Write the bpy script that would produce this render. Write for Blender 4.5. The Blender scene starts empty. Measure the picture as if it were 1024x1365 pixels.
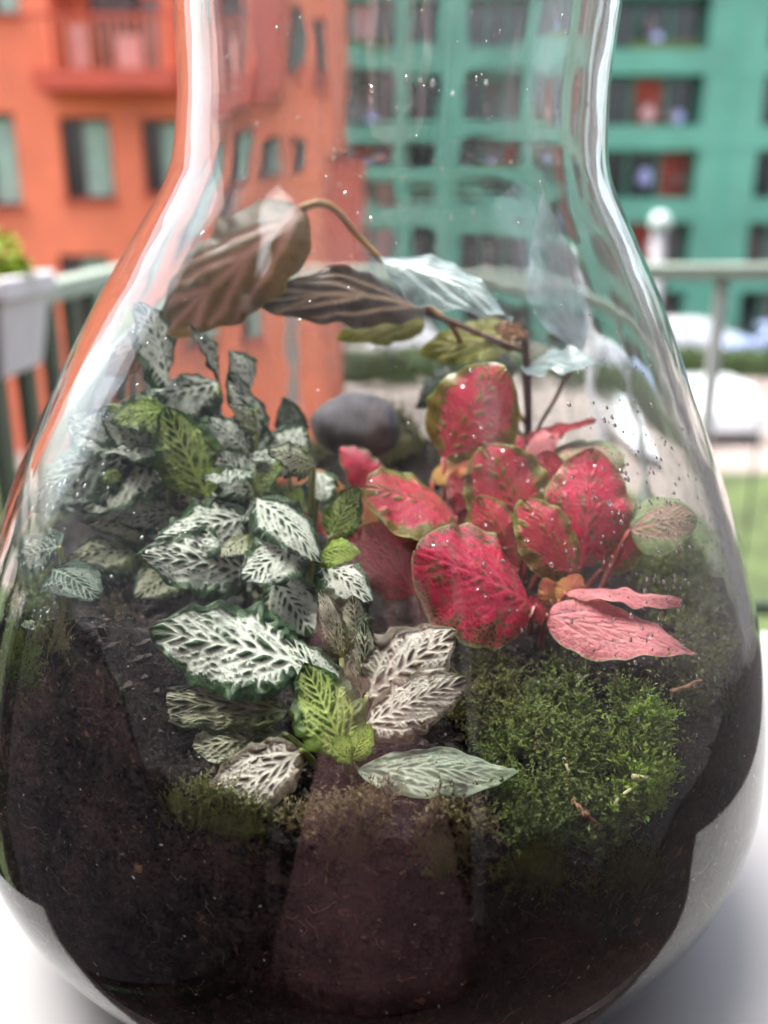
import bpy, bmesh, math, random
import numpy as np
from mathutils import Vector, Matrix

# ------------------------------------------------------------------ camera, world, sun, exposure
SC = bpy.context.scene
COL = SC.collection
F_PX, PITCH, CAM_Y, CAM_Z = 1250.0, math.radians(17.75), -0.316, 0.255
cam_data = bpy.data.cameras.new('camera')
cam_data.sensor_fit = 'VERTICAL'
cam_data.sensor_height = 24.0
cam_data.lens = F_PX / 1365.0 * 24.0
cam_data.clip_start, cam_data.clip_end = 0.01, 600.0
cam_data.dof.use_dof = True
cam_data.dof.focus_distance = 0.245
cam_data.dof.aperture_fstop = 5.0
cam = bpy.data.objects.new('camera', cam_data)
COL.objects.link(cam)
cam.location = (0, CAM_Y, CAM_Z)
cam.rotation_euler = (math.pi / 2 - PITCH, 0, 0)
SC.camera = cam

SUN_EL, SUN_AZ = math.radians(72), math.radians(-86)   # azimuth from +Y towards +X
world = bpy.data.worlds.new('World')
SC.world = world
world.use_nodes = True
wn = world.node_tree.nodes
wl = world.node_tree.links
wn.clear()
w_out = wn.new('ShaderNodeOutputWorld')
w_bg = wn.new('ShaderNodeBackground')
w_sky = wn.new('ShaderNodeTexSky')
w_hs = wn.new('ShaderNodeHueSaturation')
w_sky.sky_type = 'NISHITA'
w_sky.sun_disc = False
w_sky.sun_elevation = SUN_EL
w_sky.sun_rotation = SUN_AZ
w_sky.dust_density = 4.0
w_sky.air_density = 1.0
w_hs.inputs['Saturation'].default_value = 0.45
w_bg.inputs['Strength'].default_value = 0.15
wl.new(w_sky.outputs[0], w_hs.inputs['Color'])
wl.new(w_hs.outputs[0], w_bg.inputs['Color'])
wl.new(w_bg.outputs[0], w_out.inputs['Surface'])

sun_data = bpy.data.lights.new('sun', 'SUN')
sun_data.energy = 1.5
sun_data.angle = math.radians(36)
sun_data.color = (1.0, 0.95, 0.88)
sun = bpy.data.objects.new('sun', sun_data)
COL.objects.link(sun)
sdir = Vector((math.sin(SUN_AZ) * math.cos(SUN_EL), math.cos(SUN_AZ) * math.cos(SUN_EL), math.sin(SUN_EL)))
sun.rotation_euler = sdir.to_track_quat('Z', 'Y').to_euler()

SC.view_settings.view_transform = 'Standard'
SC.view_settings.look = 'None'
SC.view_settings.exposure = 1.85
SC.view_settings.gamma = 1.0
SC.view_settings.use_curve_mapping = False
SC.render.engine = 'CYCLES'
SC.cycles.use_denoising = True
SC.cycles.max_bounces = 12
SC.cycles.transmission_bounces = 10
SC.cycles.glossy_bounces = 4
SC.cycles.diffuse_bounces = 2
SC.cycles.use_adaptive_sampling = True
SC.cycles.adaptive_threshold = 0.03
SC.cycles.transparent_max_bounces = 8
SC.cycles.blur_glossy = 0.0
SC.cycles.caustics_reflective = False
SC.cycles.caustics_refractive = True
SC.cycles.sample_clamp_indirect = 14.0

rnd = random.Random(7)
nrs = np.random.RandomState(11)

# ------------------------------------------------------------------ helpers
def tag(o, label=None, cat=None, group=None, kind=None):
    if label: o['label'] = label
    if cat: o['category'] = cat
    if group: o['group'] = group
    if kind: o['kind'] = kind
    return o

def empty(name, loc=(0, 0, 0)):
    o = bpy.data.objects.new(name, None)
    o.empty_display_size = 0.02
    COL.objects.link(o)
    o.location = loc
    return o

def mesh_obj(name, verts, faces, mat=None, parent=None, smooth=False):
    me = bpy.data.meshes.new(name)
    me.from_pydata([tuple(v) for v in verts], [], [tuple(f) for f in faces])
    me.validate(verbose=False)
    if mat: me.materials.append(mat)
    if smooth: me.polygons.foreach_set('use_smooth', [True] * len(me.polygons))
    me.update()
    o = bpy.data.objects.new(name, me)
    COL.objects.link(o)
    if parent:
        o.parent = parent
        o.matrix_parent_inverse = Matrix.Translation(-Vector(parent.location))
    return o

def child(o, parent):
    """parent a mesh whose vertices are already in world space"""
    o.parent = parent
    o.matrix_parent_inverse = Matrix.Translation(-Vector(parent.location)) if parent.type == 'EMPTY' else Matrix()
    return o

class MB:
    """collects boxes, tubes, lathes into one mesh"""
    def __init__(s): s.v, s.f = [], []
    def add(s, V, Fc):
        k = len(s.v); s.v += [tuple(p) for p in V]; s.f += [tuple(i + k for i in q) for q in Fc]; return s
    def box(s, a, b):
        x0, y0, z0 = a; x1, y1, z1 = b
        V = [(x0,y0,z0),(x1,y0,z0),(x1,y1,z0),(x0,y1,z0),(x0,y0,z1),(x1,y0,z1),(x1,y1,z1),(x0,y1,z1)]
        return s.add(V, [(0,3,2,1),(4,5,6,7),(0,1,5,4),(1,2,6,5),(2,3,7,6),(3,0,4,7)])
    def tube(s, pts, rad, n=8, caps=True):
        pts = [Vector(p) for p in pts]
        if not isinstance(rad, (list, tuple)): rad = [rad] * len(pts)
        V, Fc = [], []
        prev = None
        for i, p in enumerate(pts):
            d = (pts[min(i+1, len(pts)-1)] - pts[max(i-1, 0)]).normalized()
            if prev is None:
                a = d.orthogonal().normalized()
            else:
                a = (prev - d * prev.dot(d)).normalized()
            prev = a
            b = d.cross(a)
            for k in range(n):
                t = 2 * math.pi * k / n
                V.append(p + (a * math.cos(t) + b * math.sin(t)) * rad[i])
        for i in range(len(pts) - 1):
            for k in range(n):
                Fc.append((i*n+k, i*n+(k+1) % n, (i+1)*n+(k+1) % n, (i+1)*n+k))
        if caps:
            Fc.append(tuple(range(n))[::-1]); Fc.append(tuple((len(pts)-1)*n+k for k in range(n)))
        return s.add(V, Fc)
    def lathe(s, prof, c=(0, 0, 0), n=24):
        V, Fc = [], []
        for r, z in prof:
            for k in range(n):
                t = 2*math.pi*k/n
                V.append((c[0]+r*math.cos(t), c[1]+r*math.sin(t), c[2]+z))
        for i in range(len(prof)-1):
            for k in range(n):
                Fc.append((i*n+k, i*n+(k+1) % n, (i+1)*n+(k+1) % n, (i+1)*n+k))
        Fc.append(tuple(range(n))[::-1]); Fc.append(tuple((len(prof)-1)*n+k for k in range(n)))
        return s.add(V, Fc)
    def build(s, name, mat, parent=None, smooth=False, bevel=0.0):
        o = mesh_obj(name, s.v, s.f, mat, None, smooth)
        if parent: child(o, parent)
        if bevel:
            m = o.modifiers.new('bevel', 'BEVEL'); m.width = bevel; m.segments = 2; m.limit_method = 'ANGLE'
        return o

def ray(px, py):
    """direction through a pixel of the 1024x1365 photograph"""
    a = (px - 512.0) / F_PX; b = (682.5 - py) / F_PX
    cp, sp = math.cos(PITCH), math.sin(PITCH)
    return Vector((a, cp + b * sp, -sp + b * cp))
CAM = Vector((0, CAM_Y, CAM_Z))
def at_y(px, py, Y):
    d = ray(px, py); return CAM + d * ((Y - CAM_Y) / d.y)
def at_z(px, py, Z):
    d = ray(px, py); return CAM + d * ((Z - CAM_Z) / d.z)

# ------------------------------------------------------------------ materials
def new_mat(name):
    m = bpy.data.materials.new(name); m.use_nodes = True
    nt = m.node_tree; nt.nodes.clear()
    out = nt.nodes.new('ShaderNodeOutputMaterial')
    return m, nt, out
class NT:
    def __init__(s, nt): s.nt = nt
    def n(s, t, **kw):
        nd = s.nt.nodes.new(t)
        for k, v in kw.items():
            if k in nd.inputs: nd.inputs[k].default_value = v
            else: setattr(nd, k, v)
        return nd
    def l(s, a, b): s.nt.links.new(a, b)
    def math(s, op, a, b=None, c=None, clamp=False):
        nd = s.nt.nodes.new('ShaderNodeMath'); nd.operation = op; nd.use_clamp = clamp
        for i, x in enumerate((a, b, c)):
            if x is None: continue
            if hasattr(x, 'is_linked') or hasattr(x, 'node'): s.l(x, nd.inputs[i])
            else: nd.inputs[i].default_value = x
        return nd.outputs[0]
    def mix(s, fac, a, b, blend='MIX'):
        nd = s.nt.nodes.new('ShaderNodeMix'); nd.data_type = 'RGBA'; nd.blend_type = blend
        for i, x in ((0, fac), (6, a), (7, b)):
            if hasattr(x, 'node'): s.l(x, nd.inputs[i])
            else: nd.inputs[i].default_value = x if i == 0 else (*x[:3], 1)
        return nd.outputs[2]
    def ramp(s, x, a, b, lo=0.0, hi=1.0, smooth=True):
        nd = s.nt.nodes.new('ShaderNodeMapRange'); nd.interpolation_type = 'SMOOTHSTEP' if smooth else 'LINEAR'
        s.l(x, nd.inputs[0]); nd.inputs[1].default_value = a; nd.inputs[2].default_value = b
        nd.inputs[3].default_value = lo; nd.inputs[4].default_value = hi
        return nd.outputs[0]
    def noise(s, scale, detail=4, rough=0.55, vec=None, dist=0.0):
        nd = s.n('ShaderNodeTexNoise', Scale=scale, Detail=detail, Roughness=rough, Distortion=dist)
        if vec is not None: s.l(vec, nd.inputs['Vector'])
        return nd.outputs['Fac']
    def obj(s):
        return s.n('ShaderNodeTexCoord').outputs['Object']

def simple(name, col, rough=0.7, var=0.15, scale=8.0, metal=0.0, bump=0.0, spec=0.5, coat=0.0):
    m, nt, out = new_mat(name); T = NT(nt)
    b = T.n('ShaderNodeBsdfPrincipled', Roughness=rough, Metallic=metal)
    b.inputs['Specular IOR Level'].default_value = spec
    b.inputs['Coat Weight'].default_value = coat
    nz = T.noise(scale, 5, 0.6, T.obj())
    dark = tuple(c * (1 - var) for c in col); light = tuple(min(1, c * (1 + var)) for c in col)
    T.l(T.mix(T.ramp(nz, 0.3, 0.7), dark, light), b.inputs['Base Color'])
    T.l(T.ramp(nz, 0.2, 0.8, rough * 0.85, min(1, rough * 1.15)), b.inputs['Roughness'])
    if bump:
        bp = T.n('ShaderNodeBump', Strength=bump, Distance=0.01)
        T.l(T.noise(scale * 6, 4, 0.6, T.obj()), bp.inputs['Height']); T.l(bp.outputs[0], b.inputs['Normal'])
    T.l(b.outputs[0], out.inputs[0])
    return m

M = {}
M['orange'] = simple('orange_render', (0.72, 0.18, 0.098), 0.85, 0.14, 0.5, bump=0.2)
M['red'] = simple('red_render', (0.50, 0.085, 0.055), 0.85, 0.08, 1.2)
M['green'] = simple('green_cladding', (0.088, 0.285, 0.212), 0.55, 0.14, 0.35)
M['green_dark'] = simple('green_window_frame', (0.05, 0.22, 0.16), 0.5, 0.08, 1.0)
M['green_side'] = simple('green_groove_panel', (0.07, 0.30, 0.22), 0.6, 0.06, 1.0)
M['frame_dark'] = simple('dark_window_frame', (0.07, 0.03, 0.03), 0.5, 0.1, 2.0)
M['pane'] = simple('window_pane', (0.02, 0.025, 0.028), 0.08, 0.2, 0.8, spec=0.6)
M['curtain'] = simple('pale_curtain', (0.36, 0.50, 0.43), 0.9, 0.12, 3.0)
M['interior_red'] = simple('brick_red_screen', (0.30, 0.06, 0.045), 0.8, 0.25, 1.5)
M['interior_grey'] = simple('grey_screen', (0.16, 0.14, 0.14), 0.8, 0.25, 1.5)
M['interior_blue'] = simple('pale_blue_cloth', (0.38, 0.42, 0.72), 0.8, 0.2, 2.0)
M['interior_pink'] = simple('pink_cloth', (0.60, 0.36, 0.36), 0.8, 0.2, 2.0)
M['paving'] = simple('pink_paving', (0.32, 0.265, 0.24), 0.85, 0.12, 0.4, bump=0.1)
M['asphalt'] = simple('asphalt', (0.10, 0.10, 0.105), 0.85, 0.15, 0.6)
M['lawn'] = simple('lawn_green', (0.075, 0.105, 0.035), 0.95, 0.35, 0.9)
M['hedge'] = simple('hedge_leaf', (0.06, 0.10, 0.03), 0.8, 0.35, 3.0)
M['white_paint'] = simple('white_car_paint', (0.80, 0.81, 0.84), 0.3, 0.03, 2.0, coat=0.5)
M['blue_paint'] = simple('pale_blue_car_paint', (0.42, 0.50, 0.78), 0.3, 0.03, 2.0, coat=0.5)
M['car_glass'] = simple('car_glass', (0.02, 0.025, 0.03), 0.08, 0.1, 2.0)
M['tyre'] = simple('tyre_rubber', (0.02, 0.02, 0.02), 0.8, 0.1, 8.0)
M['hub'] = simple('wheel_metal', (0.45, 0.46, 0.47), 0.35, 0.1, 8.0, metal=0.8)
M['headlight'] = simple('headlight_lens', (0.75, 0.76, 0.78), 0.15, 0.05, 8.0)
M['rail'] = simple('pale_green_rail_paint', (0.42, 0.50, 0.42), 0.45, 0.1, 20.0)
M['rail_dark'] = simple('green_baluster_paint', (0.055, 0.085, 0.055), 0.5, 0.2, 20.0)
M['rail_light'] = simple('pale_post_paint', (0.55, 0.60, 0.57), 0.45, 0.1, 20.0)
M['pole'] = simple('grey_pole_paint', (0.30, 0.29, 0.31), 0.5, 0.1, 6.0)
M['pole_cap'] = simple('pale_pole_cap', (0.55, 0.66, 0.64), 0.5, 0.1, 6.0)
M['planter'] = simple('planter_plastic', (0.80, 0.76, 0.78), 0.6, 0.06, 12.0)
M['potsoil'] = simple('planter_soil', (0.05, 0.035, 0.025), 0.95, 0.3, 60.0)
M['leaf_lime'] = simple('lime_planter_leaf', (0.30, 0.42, 0.03), 0.5, 0.3, 30.0)
M['leaf_gold'] = simple('golden_planter_leaf', (0.55, 0.30, 0.03), 0.5, 0.3, 30.0)
M['table'] = simple('white_table_top', (0.42, 0.415, 0.42), 0.5, 0.03, 6.0)
M['table_leg'] = simple('white_table_leg', (0.75, 0.75, 0.75), 0.4, 0.03, 6.0)
M['floor'] = simple('dark_decking', (0.035, 0.022, 0.02), 0.8, 0.1, 6.0)
M['kerbstone'] = simple('kerb_stone', (0.5, 0.49, 0.48), 0.9, 0.05, 3.0)
M['plaster'] = simple('dark_grey_render', (0.12, 0.115, 0.12), 0.9, 0.05, 3.0)
M['screen'] = simple('added_grey_screen', (0.42, 0.415, 0.44), 0.8, 0.06, 4.0)
M['shutter'] = simple('pale_grey_shutter', (0.74, 0.73, 0.77), 0.7, 0.05, 5.0)
M['room'] = simple('room_wall', (0.22, 0.19, 0.18), 0.9, 0.05, 2.0)
M['door_frame'] = simple('grey_door_frame', (0.45, 0.45, 0.47), 0.5, 0.05, 4.0)

# ------------------------------------------------------------------ ground
GZ = -5.35
def sheet(name, x0, x1, y0, y1, z, mat, nx=1, ny=1):
    V = [(x0 + (x1-x0)*i/nx, y0 + (y1-y0)*j/ny, z) for j in range(ny+1) for i in range(nx+1)]
    Fc = [(j*(nx+1)+i, j*(nx+1)+i+1, (j+1)*(nx+1)+i+1, (j+1)*(nx+1)+i) for j in range(ny) for i in range(nx)]
    o = mesh_obj(name, V, Fc, mat); o['kind'] = 'structure'; return o
sheet('ground', -400, 400, -200, 500, GZ, M['paving'])
sheet('lawn', -40, 26, -1.8, 19.9, GZ + 0.06, M['lawn'])
sheet('road', -60, 60, 35.2, 41.0, GZ + 0.004, M['asphalt'])
kb = MB(); kb.box((-60, 34.9, GZ), (60, 35.2, GZ + 0.12)); kb.build('kerb', M['kerbstone'])['kind'] = 'structure'

# ------------------------------------------------------------------ facade helper
def facade(name, x0, x1, z0, z1, Y, rects, depth, mat, parent, thick=0.0):
    """front skin at Y with real openings (x0,x1,z0,z1) and reveals going back by depth"""
    xs = sorted({x0, x1, *[r[0] for r in rects], *[r[1] for r in rects]}); xs = [x for x in xs if x0 <= x <= x1]
    zs = sorted({z0, z1, *[r[2] for r in rects], *[r[3] for r in rects]}); zs = [z for z in zs if z0 <= z <= z1]
    V, Fc = [], []
    def q(a, b, c, d):
        k = len(V); V.extend([a, b, c, d]); Fc.append((k, k+1, k+2, k+3))
    for i in range(len(xs)-1):
        for j in range(len(zs)-1):
            cx, cz = (xs[i]+xs[i+1])/2, (zs[j]+zs[j+1])/2
            if any(r[0] < cx < r[1] and r[2] < cz < r[3] for r in rects): continue
            q((xs[i],Y,zs[j]), (xs[i+1],Y,zs[j]), (xs[i+1],Y,zs[j+1]), (xs[i],Y,zs[j+1]))
    for a, b, c, d in rects:
        y2 = Y + depth
        q((a,Y,c), (a,Y,d), (a,y2,d), (a,y2,c)); q((b,Y,c), (b,y2,c), (b,y2,d), (b,Y,d))
        q((a,Y,c), (a,y2,c), (b,y2,c), (b,Y,c)); q((a,Y,d), (b,Y,d), (b,y2,d), (a,y2,d))
    if thick:   # closed body behind
        y2 = Y + thick
        q((x0,Y,z0), (x0,Y,z1), (x0,y2,z1), (x0,y2,z0)); q((x1,Y,z0), (x1,y2,z0), (x1,y2,z1), (x1,Y,z1))
        q((x0,Y,z1), (x1,Y,z1), (x1,y2,z1), (x0,y2,z1)); q((x0,y2,z0), (x0,y2,z1), (x1,y2,z1), (x1,y2,z0))
    o = mesh_obj(name, V, Fc, mat)
    return child(o, parent)

# ------------------------------------------------------------------ orange building
OY = 22.0
ob = empty('orange_building', (-10, OY, GZ))
tag(ob, 'orange rendered apartment building with red balcony, behind left side of the jar', 'building')
def pxr(x0, x1, y0, y1, Y):
    ym = (y0 + y1) / 2
    a, b = at_y(x0, ym, Y), at_y(x1, ym, Y)
    xm = (x0 + x1) / 2
    return (a.x, b.x, at_y(xm, y1, Y).z, at_y(xm, y0, Y).z)
X_R = at_y(417, 200, OY).x
wins = [(-130,-75,152,272), (-40, 24, 150, 276), (82, 150, 156, 266), (190, 250, 158, 258), (288, 326, 182, 262), (346, 374, 182, 262),
        (338, 366, 10, 96), (384, 408, 24, 108), (-40, 20, -120, 20), (-130,-75,-120,20), (82,150,340,450), (190,250,345,450), (290,330,345,450), (-40,24,345,460)]
wr = [pxr(*w, OY) for w in wins]
rec = pxr(62, 212, -110, 92, OY)
facade('wall', -24, X_R, GZ, 9.5, OY, wr + [rec], 0.28, M['orange'], ob, 9.0)
for k, (a, b, c, d) in enumerate(wr):
    y = OY + 0.2
    fr = MB(); t = 0.09
    fr.box((a, y, c), (a+t, y+0.07, d)); fr.box((b-t, y, c), (b, y+0.07, d))
    fr.box((a+t, y, c), (b-t, y+0.07, c+t)); fr.box((a+t, y, d-t), (b-t, y+0.07, d)); m = a + (b-a)*0.36
    fr.box((m-0.05, y, c+t), (m+0.05, y+0.07, d-t))
    wobj = fr.build('window', M['frame_dark'], ob)
    child(MB().box((a+t, y+0.03, c+t), (m-0.05, y+0.04, d-t)).build('pane', M['pane']), wobj)
    cb = MB()
    n = 14
    for i in range(n):
        u0 = m + 0.05 + (b-t-m-0.05)*i/n; u1 = m + 0.05 + (b-t-m-0.05)*(i+1)/n
        yy = y + 0.05 + 0.02*(i % 2)
        cb.add([(u0,yy,c+t), (u1,y+0.05+0.02*((i+1) % 2),c+t), (u1,y+0.05+0.02*((i+1) % 2),d-t), (u0,yy,d-t)], [(0,1,2,3)])
    child(cb.build('curtain', M['curtain']), wobj)
    child(MB().box((a-0.06, OY-0.1, c-0.07), (b+0.06, OY+0.2, c-0.003)).build('sill', M['red']), wobj)
# balcony of the orange building
a, b, c, d = rec
rb = MB(); rb.box((a, OY+0.28, c), (b, OY+1.6, c+0.02)); rb.box((a, OY+1.5, c), (b, OY+1.6, d)); rb.box((a-0.02,OY+0.28,c),(a,OY+1.5,d)); rb.box((b,OY+0.28,c),(b+0.02,OY+1.5,d)); rb.box((a,OY+0.28,d),(b,OY+1.6,d+0.02))
rb.build('balcony_recess', M['orange'], ob)
s0, s1 = at_y(42, 100, OY-0.9).x, at_y(232, 100, OY-0.9).x
zt, zb = at_y(130, 92, OY-0.9).z, at_y(130, 118, OY-0.9).z
slab = MB().box((s0, OY-0.9, zb), (s1, OY-0.003, zt)).build('balcony_slab', M['red'], ob)
for i in range(16):
    x = s0 + 0.08 + (s1-s0-0.16)*i/15
    child(MB().box((x-0.025, OY-0.86, zt), (x+0.025, OY-0.81, zt+0.98)).build('baluster', M['orange']), slab)
child(MB().box((s0, OY-0.88, zt+0.98), (s1, OY-0.79, zt+1.05)).build('handrail', M['red']), slab)
dr = MB().box((a+0.5, OY+1.4, c+0.02), (a+1.6, OY+1.49, c+2.3)).build('balcony_door', M['frame_dark'], ob)
child(MB().box((a+0.62, OY+1.37, c+0.14), (a+1.48, OY+1.4-0.002, c+2.18)).build('pane', M['interior_grey']), dr)
for (fx, w, h, mt) in ((0.12, 0.35, 0.9, 'interior_pink'), (0.55, 0.5, 0.7, 'interior_pink'), (0.8, 0.4, 1.4, 'interior_grey')):
    x = a + (b-a)*fx
    MB().box((x, OY+0.4, c+0.03), (x+w, OY+0.7, c+0.03+h)).build('balcony_cupboard', M[mt], ob, bevel=0.03)
# red stair bay to the right of the balcony
bx0, bx1 = at_y(236, 60, OY).x, at_y(322, 60, OY).x
MB().box((bx0, OY-0.35, at_y(280,122,OY-0.3).z), (bx1, OY-0.003, 8.9)).build('red_bay', M['red'], ob)
MB().box((-24.2, OY-0.3, 9.5), (X_R+0.3, OY+9.2, 9.8)).build('roof_edge', M['red'], ob)
# low red annex at the right end
ax0, ax1 = X_R + 0.005, at_y(470, 290, OY).x
an = MB().box((ax0, OY+0.05, at_y(440, 352, OY).z), (ax1, OY+6, at_y(440, 236, OY).z)).build('annex', M['red'], ob)
child(MB().box((ax0, OY-0.1, at_y(440,236,OY).z), (ax1+0.15, OY+6.1, at_y(440,236,OY).z+0.12)).build('coping', M['frame_dark']), an)

# ------------------------------------------------------------------ green building
GY = 44.0
gb = empty('green_building', (12, GY, GZ))
tag(gb, 'green clad apartment building with grid of recessed windows behind right side of jar', 'building')
PIT = 3.05
z_band = at_y(900, 82, GY).z          # centre of one floor band
BH = 1.0
levels = [z_band + PIT * k for k in range(-3, 5)]
xg = lambda p: at_y(p, 130, GY).x
bays = [(330, 392), (412, 528), (551, 599), (644, 773), (806, 938), (1018, 1140), (1180, 1300)]
rects = []
for k in range(len(levels)-1):
    for (p0, p1) in bays:
        rects.append((xg(p0), xg(p1), levels[k] + BH/2, levels[k+1] - BH/2))
# ground floor, taller
for (p0, p1) in bays:
    rects.append((xg(p0), xg(p1), GZ + 0.05, levels[0] - BH/2))
facade('wall', xg(300), xg(1340), GZ, levels[-1] + BH/2, GY, rects, 1.1, M['green'], gb, 12)
R2 = random.Random(5)
for k, (a, b, c, d) in enumerate(rects):
    y = GY + 1.0
    w = b - a
    t = 0.1
    ns = max(1, int(round(w / 1.5)))
    fr = MB()
    fr.box((a, y, c), (a+t, y+0.09, d)); fr.box((b-t, y, c), (b, y+0.09, d)); fr.box((a+t, y, c), (b-t, y+0.09, c+t)); fr.box((a+t, y, d-t), (b-t, y+0.09, d))
    edges = [a+t] + [a + w*i/ns for i in range(1, ns)] + [b-t]
    for e in edges[1:-1]: fr.box((e-0.09, y-0.03, c+t), (e+0.09, y+0.08, d-t))
    wo = fr.build('window', M['green_dark'], gb)
    for i in range(len(edges)-1):
        mt = 'pane' if i == 0 or R2.random() < 0.45 else R2.choice(['interior_red', 'interior_red', 'interior_grey', 'interior_grey', 'interior_pink'])
        child(MB().box((edges[i]+0.002, y+0.04, c+t), (edges[i+1]-0.002, y+0.06, d-t)).build('pane', M[mt]), wo)
    if w > 3 and R2.random() < 0.8:
        for _ in range(R2.randint(1, 3)):
            x = a + w*R2.uniform(0.35, 0.85); h = R2.uniform(0.4, 0.8); ww = R2.uniform(0.35, 0.7); zz = c + R2.choice([0.1, 0.1, 0.6])
            mb = MB(); mb.lathe([(ww*0.5, 0), (ww*0.55, h*0.4), (ww*0.42, h*0.9), (ww*0.1, h)], (x, GY+0.6, zz), 10)
            child(mb.build('balcony_item', M[R2.choice(['interior_blue', 'interior_pink', 'interior_blue', 'interior_grey'])], None, True), wo)
    if w > 3 and k % 3 == 1:
        child(MB().box((a+t+0.9, GY+0.15, c), (b-0.3, GY+0.3, c+0.35)).build('planter_strip', M['lawn']), wo)
# groove and seams on the wide pier
MB().box((xg(972), GY-0.02, GZ+0.01), (xg(977), GY-0.003, levels[-1])).build('groove', M['green_side'], gb)
for z in levels:
    MB().box((xg(940), GY-0.016, z-0.55), (xg(1016), GY-0.004, z-0.49)).build('seam', M['green_side'], gb)
for (p0, p1) in ((644, 938),):
    for z in levels:
        MB().box((xg(p0)-0.05, GY-0.12, z-0.5), (xg(p1)+0.05, GY-0.003, z-0.42)).build('drip_ledge', M['green'], gb)

# ------------------------------------------------------------------ street things: hedge, van, cars, pole
def foliage(name, mat, parent, pts, size, rs, tri=True):
    V, Fc = [], []
    for p in pts:
        p = np.array(p); a = rs.normal(size=3); a /= np.linalg.norm(a); b = np.cross(a, rs.normal(size=3)); b /= np.linalg.norm(b)
        s = size * rs.uniform(0.6, 1.3); k = len(V)
        V += [p - b*s*0.35, p + a*s*0.5 , p + b*s*0.35, p + a*s*1.1]
        Fc.append((k, k+1, k+2)) if False else Fc.append((k, k+2, k+3))
    o = mesh_obj(name, V, Fc, mat)
    return child(o, parent) if parent else o
hd = empty('hedge', (8, 33.2, GZ)); tag(hd, 'low dark green hedge along the road beyond the lawn', 'hedge')
rs = np.random.RandomState(3)
pts = [(rs.uniform(-3, 24), 33.2 + rs.uniform(-0.6, 0.6), GZ + rs.uniform(0.05, 1.0)) for _ in range(6000)]
foliage('leaves', M['hedge'], hd, pts, 0.22, rs)['kind'] = 'stuff'
hb = MB(); hb.box((-3, 32.75, GZ), (24, 33.65, GZ + 0.85)); hb.build('hedge_core', M['hedge'], hd, bevel=0.15)

def car(name, loc, rot, paint, L=4.3, W=1.75, H=1.45, van=False):
    root = empty(name, loc); root.rotation_euler = (0, 0, rot)
    if van:
        prof = [(-L/2, 0.35), (-L/2, H*0.92), (-L/2+0.12, H), (L/2-1.35, H), (L/2-0.75, H*0.58), (L/2-0.05, H*0.48), (L/2, 0.75), (L/2, 0.35)]
        glass = [(L/2-1.30, H*0.93), (L/2-0.80, H*0.60)]
    else:
        prof = [(-L/2, 0.35), (-L/2, 0.85), (-L/2+0.35, 0.93), (-L/2+0.95, H-0.04), (-L/2+1.3, H), (0.25, H), (0.55, H-0.06), (1.1, 0.93), (L/2-0.15, 0.80), (L/2, 0.65), (L/2, 0.35)]
        glass = [(0.60, H-0.10), (1.08, 0.95)]
    n = len(prof); V = []
    for s in (-1, 1):
        for (x, z) in prof:
            inset = 0.12 if z > 0.95 and not van else 0.0
            V.append((x, s*(W/2 - inset), z))
    Fc = [tuple(range(n))[::1], tuple(range(2*n-1, n-1, -1))] + [(i, i+n, (i+1) % n + n, (i+1) % n) for i in range(n)]
    body = mesh_obj('body', V, Fc, paint); body.parent = root
    m = body.modifiers.new('bevel', 'BEVEL'); m.width = 0.06; m.segments = 2
    (gx0, gz0), (gx1, gz1) = glass
    ws = mesh_obj('windscreen', [(gx0+0.04, -W/2+0.22, gz0+0.02), (gx0+0.04, W/2-0.22, gz0+0.02), (gx1+0.04, W/2-0.12, gz1+0.02), (gx1+0.04, -W/2+0.12, gz1+0.02)], [(0,1,2,3)], M['car_glass']); ws.parent = body
    for s in (-1, 1):
        y = s*(W/2 + 0.006)
        if van: q = [(L/2-1.9, y, H*0.6), (L/2-0.95, y, H*0.6), (L/2-1.35, y, H*0.9), (L/2-1.9, y, H*0.9)]
        else:
            y2 = s*(W/2 - 0.10)
            q = [(-L/2+0.75, y2, 0.98), (0.95, y2, 0.98), (0.45, y2, H-0.12), (-L/2+1.2, y2, H-0.12)]
        sw = mesh_obj('side_window', q, [(0,1,2,3)], M['car_glass']); sw.parent = body
        hl = MB().box((L/2-0.06, s*(W/2-0.32)-0.13, 0.6), (L/2+0.012, s*(W/2-0.32)+0.13, 0.72)).build('headlight', M['headlight']); hl.parent = root
        for wx in (-L/2+0.8, L/2-0.85):
            c = (wx, s*(W/2-0.08), 0.32)
            ty = MB().tube([(wx, s*(W/2-0.22), 0.32), (wx, s*(W/2+0.012), 0.32)], 0.32, 16).build('wheel', M['tyre'], None); ty.parent = root
            hu = MB().tube([(wx, s*(W/2+0.0), 0.32), (wx, s*(W/2+0.02), 0.32)], 0.19, 12).build('rim', M['hub'], None); hu.parent = ty
    return root
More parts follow.
